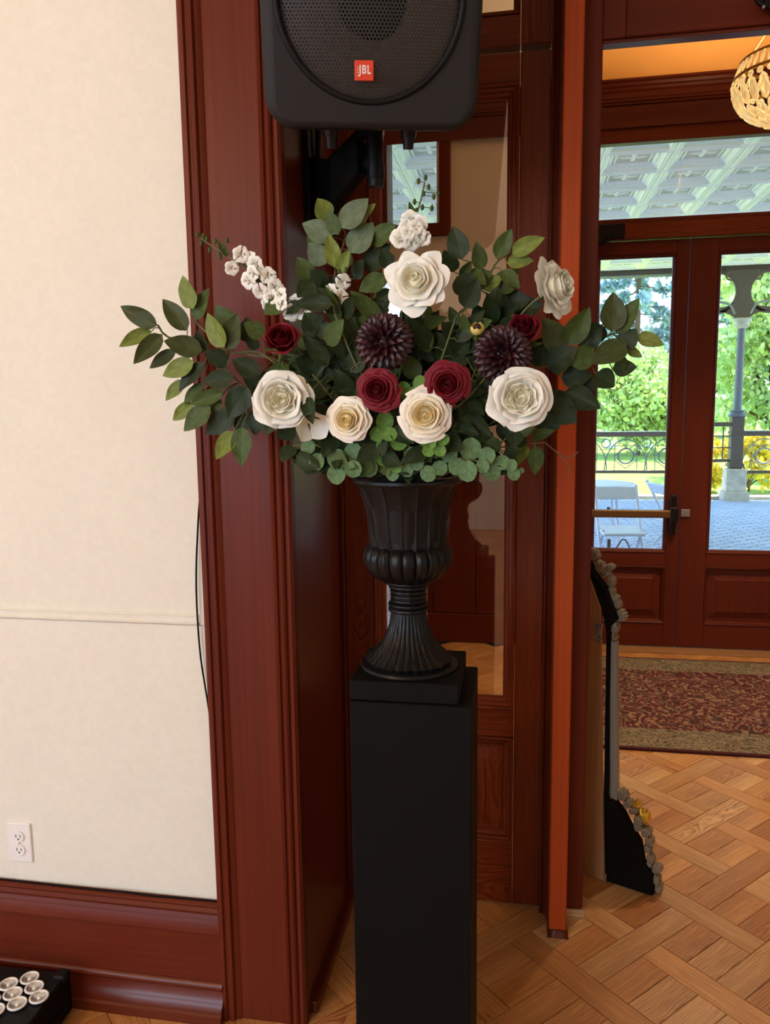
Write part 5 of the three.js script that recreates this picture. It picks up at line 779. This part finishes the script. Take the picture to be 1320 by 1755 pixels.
function dahlia(label, pos, dir, R, seed) {
  const t = head('dahlia', label, 'dahlia', pos, dir, 'black dahlias of the arrangement', 0.0026), r = rng(seed), n = 84;
  for (let i = 0; i < n; i++) { const k = i / (n - 1), ph = i * 2.39996, al = Math.acos(1 - 1.12 * k), L = R * (0.32 + 0.28 * Math.sqrt(k)), rad = R * 0.5, m = part('petal', quill, dahliaTone[Math.floor(r() * 3)], t), d = V(Math.sin(al) * Math.cos(ph), Math.cos(al), Math.sin(al) * Math.sin(ph)); m.quaternion.setFromUnitVectors(V(0, 1, 0), d); const inward = V(0, 1, 0).addScaledVector(d, -d.y), z = V(0, 0, 1).applyQuaternion(m.quaternion); if (inward.lengthSq() > 1e-4) { inward.normalize(); const ang = Math.atan2(V(0, 0, 0).crossVectors(z, inward).dot(d), z.dot(inward)); m.quaternion.premultiply(new THREE.Quaternion().setFromAxisAngle(d, ang)); } m.position.copy(d).multiplyScalar(rad).multiply(V(1, 0.75, 1)); m.scale.set(R * (0.2 + 0.32 * Math.sqrt(k)), L, L * 0.9); }
  part('heart', new THREE.SphereGeometry(R * 0.52, 20, 14).scale(1, 0.75, 1), dahliaTone[1], t);
}
dahlia('near black dahlia left of centre, below the top white rose', [-20, 276, 160], [-0.05, 0.08, 1], 0.052, 31);
dahlia('near black dahlia right of centre, above the right white rose', [204, 248, 155], [0.12, 0.12, 1], 0.051, 32);
{
  const t = head('flower_bud', 'small pale yellow bud between the two black dahlias', 'bud', [156, 292, 158], [0.1, 0.8, 0.6], undefined, 0.0014), y = petalMat(226, 206, 120), d = dahliaTone[0];
  for (let i = 0; i < 7; i++) { const m = part('petal', petalGeo(0.55, [[0.002, 0], [0.012, 0.002], [0.015, 0.012], [0.011, 0.02]], 0.25, 0.001, 0.0005, 800 + i), y, t); m.rotation.y = i * 0.9; m.position.y = -0.008; }
  part('heart', new THREE.SphereGeometry(0.007, 10, 8).scale(1, 0.8, 1).translate(0, 0.008, 0), d, t);
  for (let i = 0; i < 3; i++) { const m = part('sepal', LEAF[2], TONE[1], t); m.rotation.order = 'YXZ'; m.rotation.set(1.5, i * 2.1, 0); m.scale.set(0.012, 0.024, 0.02); m.position.y = -0.008; }
}
// delphinium spikes
const florPetal = petalGeo(0.66, [[0.002, 0], [0.008, 0.004], [0.014, 0.011], [0.0205, 0.006]], 0.05, 0.004, 0.002, 990), florIn = petalGeo(0.6, [[0.001, 0], [0.006, 0.003], [0.007, 0.009], [0.006, 0.013]], 0.1, 0.001, 0.001, 991);
function spike(label, stem, florets, buds, seed) {
  const t = thing('delphinium_spike', label, 'flower', BQ.toArray(), 0, 'white delphinium spikes'), r = rng(seed), pts = [...stem.map((s) => B(...s)), B(0, -12, 0)], loc = (v) => v.clone().sub(BQ), bits = [tube(pts.map(loc), 0.0018, 50, 6)];
  for (const f of florets) { const p = B(...f), n = nearest(pts, p), fl = joint('floret', t); bits.push(rod(loc(n), loc(p.clone().add(V(0, 0, -0.004))), 0.0009, 5)); fl.position.copy(loc(p)); fl.quaternion.setFromUnitVectors(V(0, 1, 0), V((r() - 0.5) * 1.1, -0.1 + (r() - 0.5) * 0.8, 1).normalize()); const sz = 0.64 + 0.28 * r(); for (let i = 0; i < 5; i++) { const m = part('petal', florPetal, ivory[2], fl); m.rotation.set((r() - 0.5) * 0.3, i * 1.257 + r() * 0.3, 0); m.scale.setScalar(sz); } for (let i = 0; i < 3; i++) { const m = part('petal', florIn, ivory[1], fl); m.rotation.y = i * 2.09; m.scale.setScalar(sz); } }
  for (const b of buds) { const p = B(...b), n = nearest(pts, p); bits.push(rod(loc(n), loc(p), 0.0008, 5)); part('bud', new THREE.SphereGeometry(0.0048, 10, 8).scale(0.8, 1.25, 0.8), TONE[1], t).position.copy(loc(p)); }
  part('stem', bits, stemMat, t);
  for (let i = 0; i < 3; i++) { const q = pts[2 + i] ?? pts[1]; setLeaf(t, LEAF[2], TONE[1], q, q.clone().add(V((r() - 0.5) * 0.05, 0.03, 0.015)), 0.014, r() - 0.5); }
}
spike('white delphinium spike leaning out to the upper left', [[-421, 507, 70], [-390, 485, 70], [-357, 464, 70], [-323, 439, 70], [-286, 408, 70], [-250, 378, 70], [-189, 347, 70], [-129, 304, 70]],
  [[-324, 463, 88], [-345, 437, 88], [-291, 443, 91], [-309, 412, 86], [-284, 390, 91], [-255, 397, 85], [-272, 367, 76], [-240, 378, 90], [-224, 347, 82], [-200, 349, 76], [-270, 420, 84], [-305, 455, 80], [-262, 376, 88], [-296, 425, 94], [-238, 362, 94], [-212, 366, 84]],
  [[-421, 510, 74], [-414, 492, 74], [-402, 500, 72], [-396, 478, 74], [-384, 496, 72], [-376, 468, 74], [-366, 480, 76], [-358, 496, 72], [-372, 462, 78], [-410, 507, 70]], 41);
spike('white delphinium spike rising above the top white rose', [[48, 588, 60], [41, 558, 60], [29, 520, 60], [21, 482, 60], [15, 449, 60], [2, 382, 60]],
  [[22, 514, 80], [42, 508, 78], [10, 489, 90], [37, 484, 88], [6, 474, 95], [25, 470, 92], [48, 478, 80], [16, 500, 92], [34, 496, 94], [-4, 482, 82], [20, 486, 98]], [[36, 590, 62], [50, 596, 62], [56, 578, 62], [46, 566, 64], [66, 560, 60], [28, 552, 62], [32, 534, 66], [62, 538, 62], [44, 540, 66], [74, 566, 58]], 42);
spike('short white delphinium stem half hidden among the leaves, left of the top rose', [[-120, 420, 60], [-128, 392, 62], [-130, 340, 60], [-100, 260, 40]], [[-118, 404, 72], [-138, 386, 76], [-122, 372, 80], [-144, 356, 74]], [[-112, 428, 64], [-126, 426, 64], [-106, 412, 66]], 43);
for (const [pts, l] of [[[B(286, 80, 80), B(310, 60, 84), B(332, 50, 86), B(350, 62, 84)], 'right']]) { const w = part('bare_twig', [tube(pts, 0.0012, 20, 5), tube([pts[1], B(330, 36, 88), B(336, 18, 90)], 0.001, 10, 5), tube([B(60, 0, 40), B(200, 70, 70), pts[0]], 0.0014, 16, 5)], twigMat, scene); tag(w, 'thin bare twig curling out at the lower right of the arrangement', 'twig'); }

renderer.render(scene, camera);
